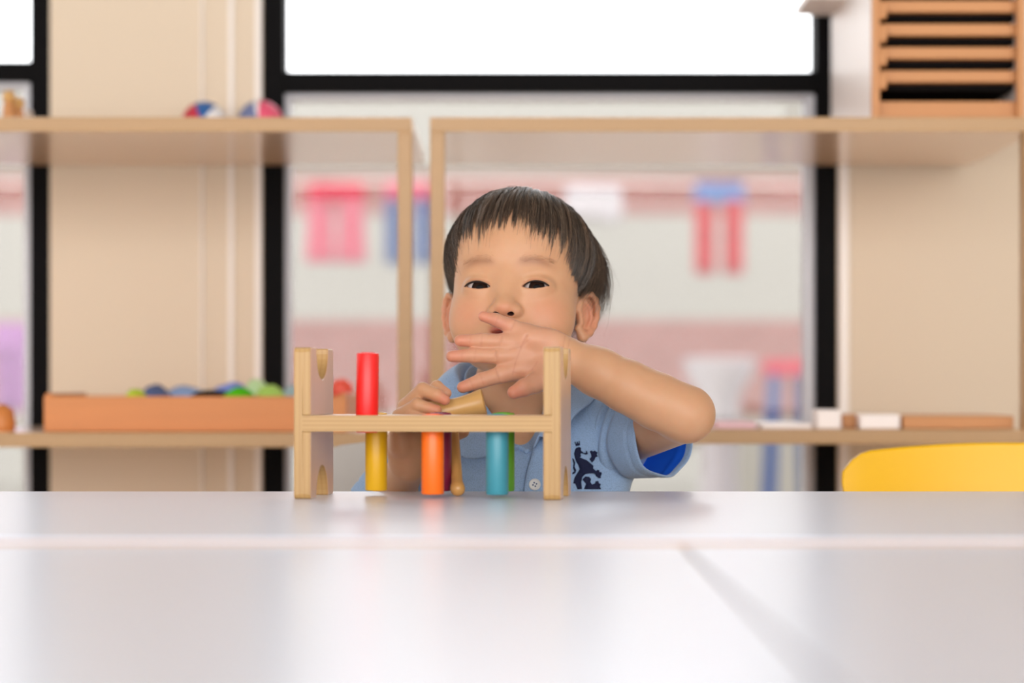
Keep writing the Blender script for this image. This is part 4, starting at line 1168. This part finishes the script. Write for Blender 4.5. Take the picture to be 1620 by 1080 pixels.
# trousers and shoes below the table
TV = Vol((-150, -160, -640), (140, 190, -190), 5.0)
TV.ell((-8, 88, -232), (98, 86, 62), 20)
for sx in (-1, 1):
    TV.cone((-8 + sx * 48, 80, -244), (-8 + sx * 58, -90, -256), 54, 41, 8)
    TV.cone((-8 + sx * 58, -93, -258), (-8 + sx * 52, -92, -540), 40, 30, 10)
TVv, TVf = TV.mesh(1)
np_mesh('trousers', TVv, TVf, M['trouser'], child)
M['shoe'] = mat('white shoe', srgb(228, 226, 224), 0.6, 0.3)
for sx in (-1, 1):
    SH = Vol((-60, -120, -20), (60, 90, 90), 4.0)
    SH.ell((0, -30, 22), (36, 72, 24), 8); SH.cone((0, 20, 24), (0, 26, 70), 34, 33, 14); SH.ell((0, -20, 6), (38, 84, 8), 4)
    a, b = SH.mesh(1); np_mesh('shoe', a + np.array([-8 + sx * 52, -118, -EYE * 1000 + 3]), b, M['shoe'], child)

# ------------------------------------------------------------------ hair
HC = np.array([0.0, 8.0, 24.0]); HRAD = np.array([71.5, 83.5, 71.5])
crown = np.array([6.0, 38.0, 56.0]) / HRAD; crown /= np.linalg.norm(crown)
# lower edge of the hair: (azimuth in degrees from the face towards image right, height)
hem_t = [(-180, -44), (-140, -40), (-112, -22), (-100, -8), (-84, -6), (-74, -18), (-62, -22), (-54, -4), (-46, 22), (-38, 27), (-30, 27), (-22, 33), (-14, 37), (-6, 44), (2, 50), (8, 47), (14, 40), (22, 35), (30, 29), (38, 25), (46, 17), (54, 8), (62, -4), (72, -14), (80, -7), (88, 2), (96, 4), (104, -4), (114, -24), (130, -36), (150, -42), (180, -44)]
ha, hz = np.array([h[0] for h in hem_t], float), np.array([h[1] for h in hem_t], float)
def slerp(a, b, t):
    om = np.arccos(np.clip((a * b).sum(-1), -1, 1))[..., None]; so = np.sin(om) + 1e-9
    return np.sin((1 - t) * om) / so * a + np.sin(t * om) / so * b
def hem_dir(az, dz=0.0):
    z = (np.interp(az, ha, hz) + dz - HC[2]) / HRAD[2]; z = np.clip(z, -0.97, 0.97); c = np.sqrt(1 - z * z); a = np.radians(az)
    return np.stack([np.sin(a) * c, -np.cos(a) * c, z], -1)
M['hair'] = None
def hair_mat():
    m = bpy.data.materials.new('dark brown hair'); m.use_nodes = True
    nt = m.node_tree; N = nt.nodes; L = nt.links; b = N['Principled BSDF']
    at = N.new('ShaderNodeAttribute'); at.attribute_name = 'tint'
    L.new(at.outputs['Color'], b.inputs['Base Color'])
    b.inputs['Roughness'].default_value = 0.36; b.inputs['Specular IOR Level'].default_value = 0.9
    return m
M['hair'] = hair_mat()
# dark cap beneath the strands
naz, nt_ = 96, 14
cap = []
for i in range(naz):
    az = -180 + 360 * i / naz; hd_ = hem_dir(np.array([az]))[0]
    for j in range(nt_):
        t = 0.02 + 0.93 * j / (nt_ - 1)
        d = slerp(crown, hd_, np.array(t)); p = HC + HRAD * d * 1.0 + d * (2.0 if j < nt_ - 1 else 0.3)
        cap.append(HL(p))
capf = [(i * nt_ + j, i * nt_ + j + 1, ((i + 1) % naz) * nt_ + j + 1, ((i + 1) % naz) * nt_ + j) for i in range(naz) for j in range(nt_ - 1)]
# strands gathered in locks
NL, NS = 950, 17
rg_ = np.random.default_rng(5)
laz = np.concatenate([rg_.uniform(-180, 180, NL // 2), rg_.uniform(-75, 110, NL - NL // 2 - 110), rg_.uniform(-14, 26, 110)])
lstart = rg_.uniform(0.0, 0.5, NL) ** 1.0
lend = rg_.uniform(0.86, 1.03, NL)
llift = rg_.uniform(1.5, 11.0, NL)
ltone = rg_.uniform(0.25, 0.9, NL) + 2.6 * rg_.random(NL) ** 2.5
lsw = rg_.normal(0, 2.0, NL)
allV, allF, allC = [], [], []
NP = 9
tt_ = np.linspace(0, 1, NP)
vo = 0
for l in range(NL):
    long_ = 1.0
    for s in range(NS):
        da = rg_.normal(0, 1.5); az0 = laz[l] + da
        t0 = max(0.0, lstart[l] + rg_.normal(0, .05)); t1 = lend[l] + rg_.normal(0, .030)
        az1 = laz[l] + da * 0.34 + lsw[l] + np.interp(laz[l], [-180, -60, -12, 10, 32, 60, 100, 180], [-2, -4, -3, 10, 24, 22, 5, 2])
        lf = llift[l] + rg_.normal(0, .8)
        side = 60 < laz[l] < 150
        wild = rg_.random() < (0.13 if side else 0.02)
        if side and rg_.random() < 0.5: t1 += rg_.uniform(0, .10)
        out = (rg_.uniform(8, 20) if side else rg_.uniform(3, 8)) if wild else (rg_.uniform(1, 10) if side else 0)
        if wild: t1 += rg_.uniform(0.0, 0.08)
        if 80 < laz[l] < 128 and rg_.random() < 0.33: out += rg_.uniform(4, 26); t1 += rg_.uniform(0, .2)
        azs = (az0 + (az1 - az0) * tt_); azs = (azs + 180) % 360 - 180
        tt = t0 + (t1 - t0) * tt_
        hd_ = hem_dir(azs); d = slerp(np.tile(crown, (NP, 1)), hd_, tt[:, None])
        bulk = 9.0 * math.exp(-((laz[l] - 98) / 34) ** 2)
        h = 1.5 + (lf + bulk) * np.sin(np.pi * np.clip(tt_ * 0.9 + .05, 0, 1)) ** .8 * (1 - 0.35 * tt_) + out * np.clip(tt_ - .35, 0, 1) ** 1.6 * 1.9
        p = HC + HRAD * d + d * h[:, None]
        w = HL_all = (p @ HR.T) + HO
        rad = rg_.uniform(0.13, 0.27) * (1 - 0.75 * tt_ ** 2.2)
        tang = np.gradient(w, axis=0); tang /= np.linalg.norm(tang, axis=1)[:, None] + 1e-9
        nrm = (HR @ d.T).T; bi = np.cross(tang, nrm); bi /= np.linalg.norm(bi, axis=1)[:, None] + 1e-9; nn = np.cross(bi, tang)
        ring = np.stack([w + (bi * math.cos(a) + nn * math.sin(a)) * rad[:, None] for a in (0.5, 2.6, 4.7)], 1).reshape(-1, 3)
        allV.append(ring)
        i = np.arange(NP - 1)[:, None]; j = np.arange(3)[None, :]
        q = np.stack([i * 3 + j, i * 3 + (j + 1) % 3, (i + 1) * 3 + (j + 1) % 3, (i + 1) * 3 + j], -1).reshape(-1, 4) + vo
        allF.append(q); vo += NP * 3
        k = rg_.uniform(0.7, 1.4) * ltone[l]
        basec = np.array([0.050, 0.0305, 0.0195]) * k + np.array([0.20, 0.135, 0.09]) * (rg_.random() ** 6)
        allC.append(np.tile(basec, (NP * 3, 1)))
hairV = np.concatenate(allV); hairF = np.concatenate(allF); hairC = np.concatenate(allC)
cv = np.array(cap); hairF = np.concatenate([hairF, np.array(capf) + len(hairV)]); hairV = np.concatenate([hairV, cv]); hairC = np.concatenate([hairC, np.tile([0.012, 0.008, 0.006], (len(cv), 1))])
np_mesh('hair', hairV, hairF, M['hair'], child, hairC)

# faint eyebrows
btree = BVHTree.FromPolygons([tuple(v) for v in BV], [tuple(int(i) for i in f) for f in BF])
M['brow'] = mat('brown brow hair', srgb(158, 112, 84), 0.6, 0.2)
rb = random.Random(9)
for sx in (-1, 1):
    mb = MB()
    for i in range(80):
        u = rb.random(); v = rb.uniform(-1, 1)
        x = sx * (13 + 33 * u); z = 10.5 + 5.0 * math.sin(math.pi * (0.15 + .62 * u)) + v * (4.4 - 2.4 * u)
        d = np.array([sx * (2.4 + 2 * u), 0, (1.8 - 3.4 * u)]) * rb.uniform(.8, 1.2)
        pts = []
        for t in (0, .5, 1):
            a = Vector(HL(np.array([x, -130, z]) + d * t)); h = btree.ray_cast(a, Vector(HR @ np.array([0, 1.0, 0])))
            if h[0] is None: break
            pts.append((h[0] + h[1] * (.1 + .35 * math.sin(math.pi * min(t, .9)))) * .001)
        if len(pts) == 3: mb.tube(pts, [.00007, .00006, .00003], 3)
    mb.build('eyebrow', M['brow'], child)
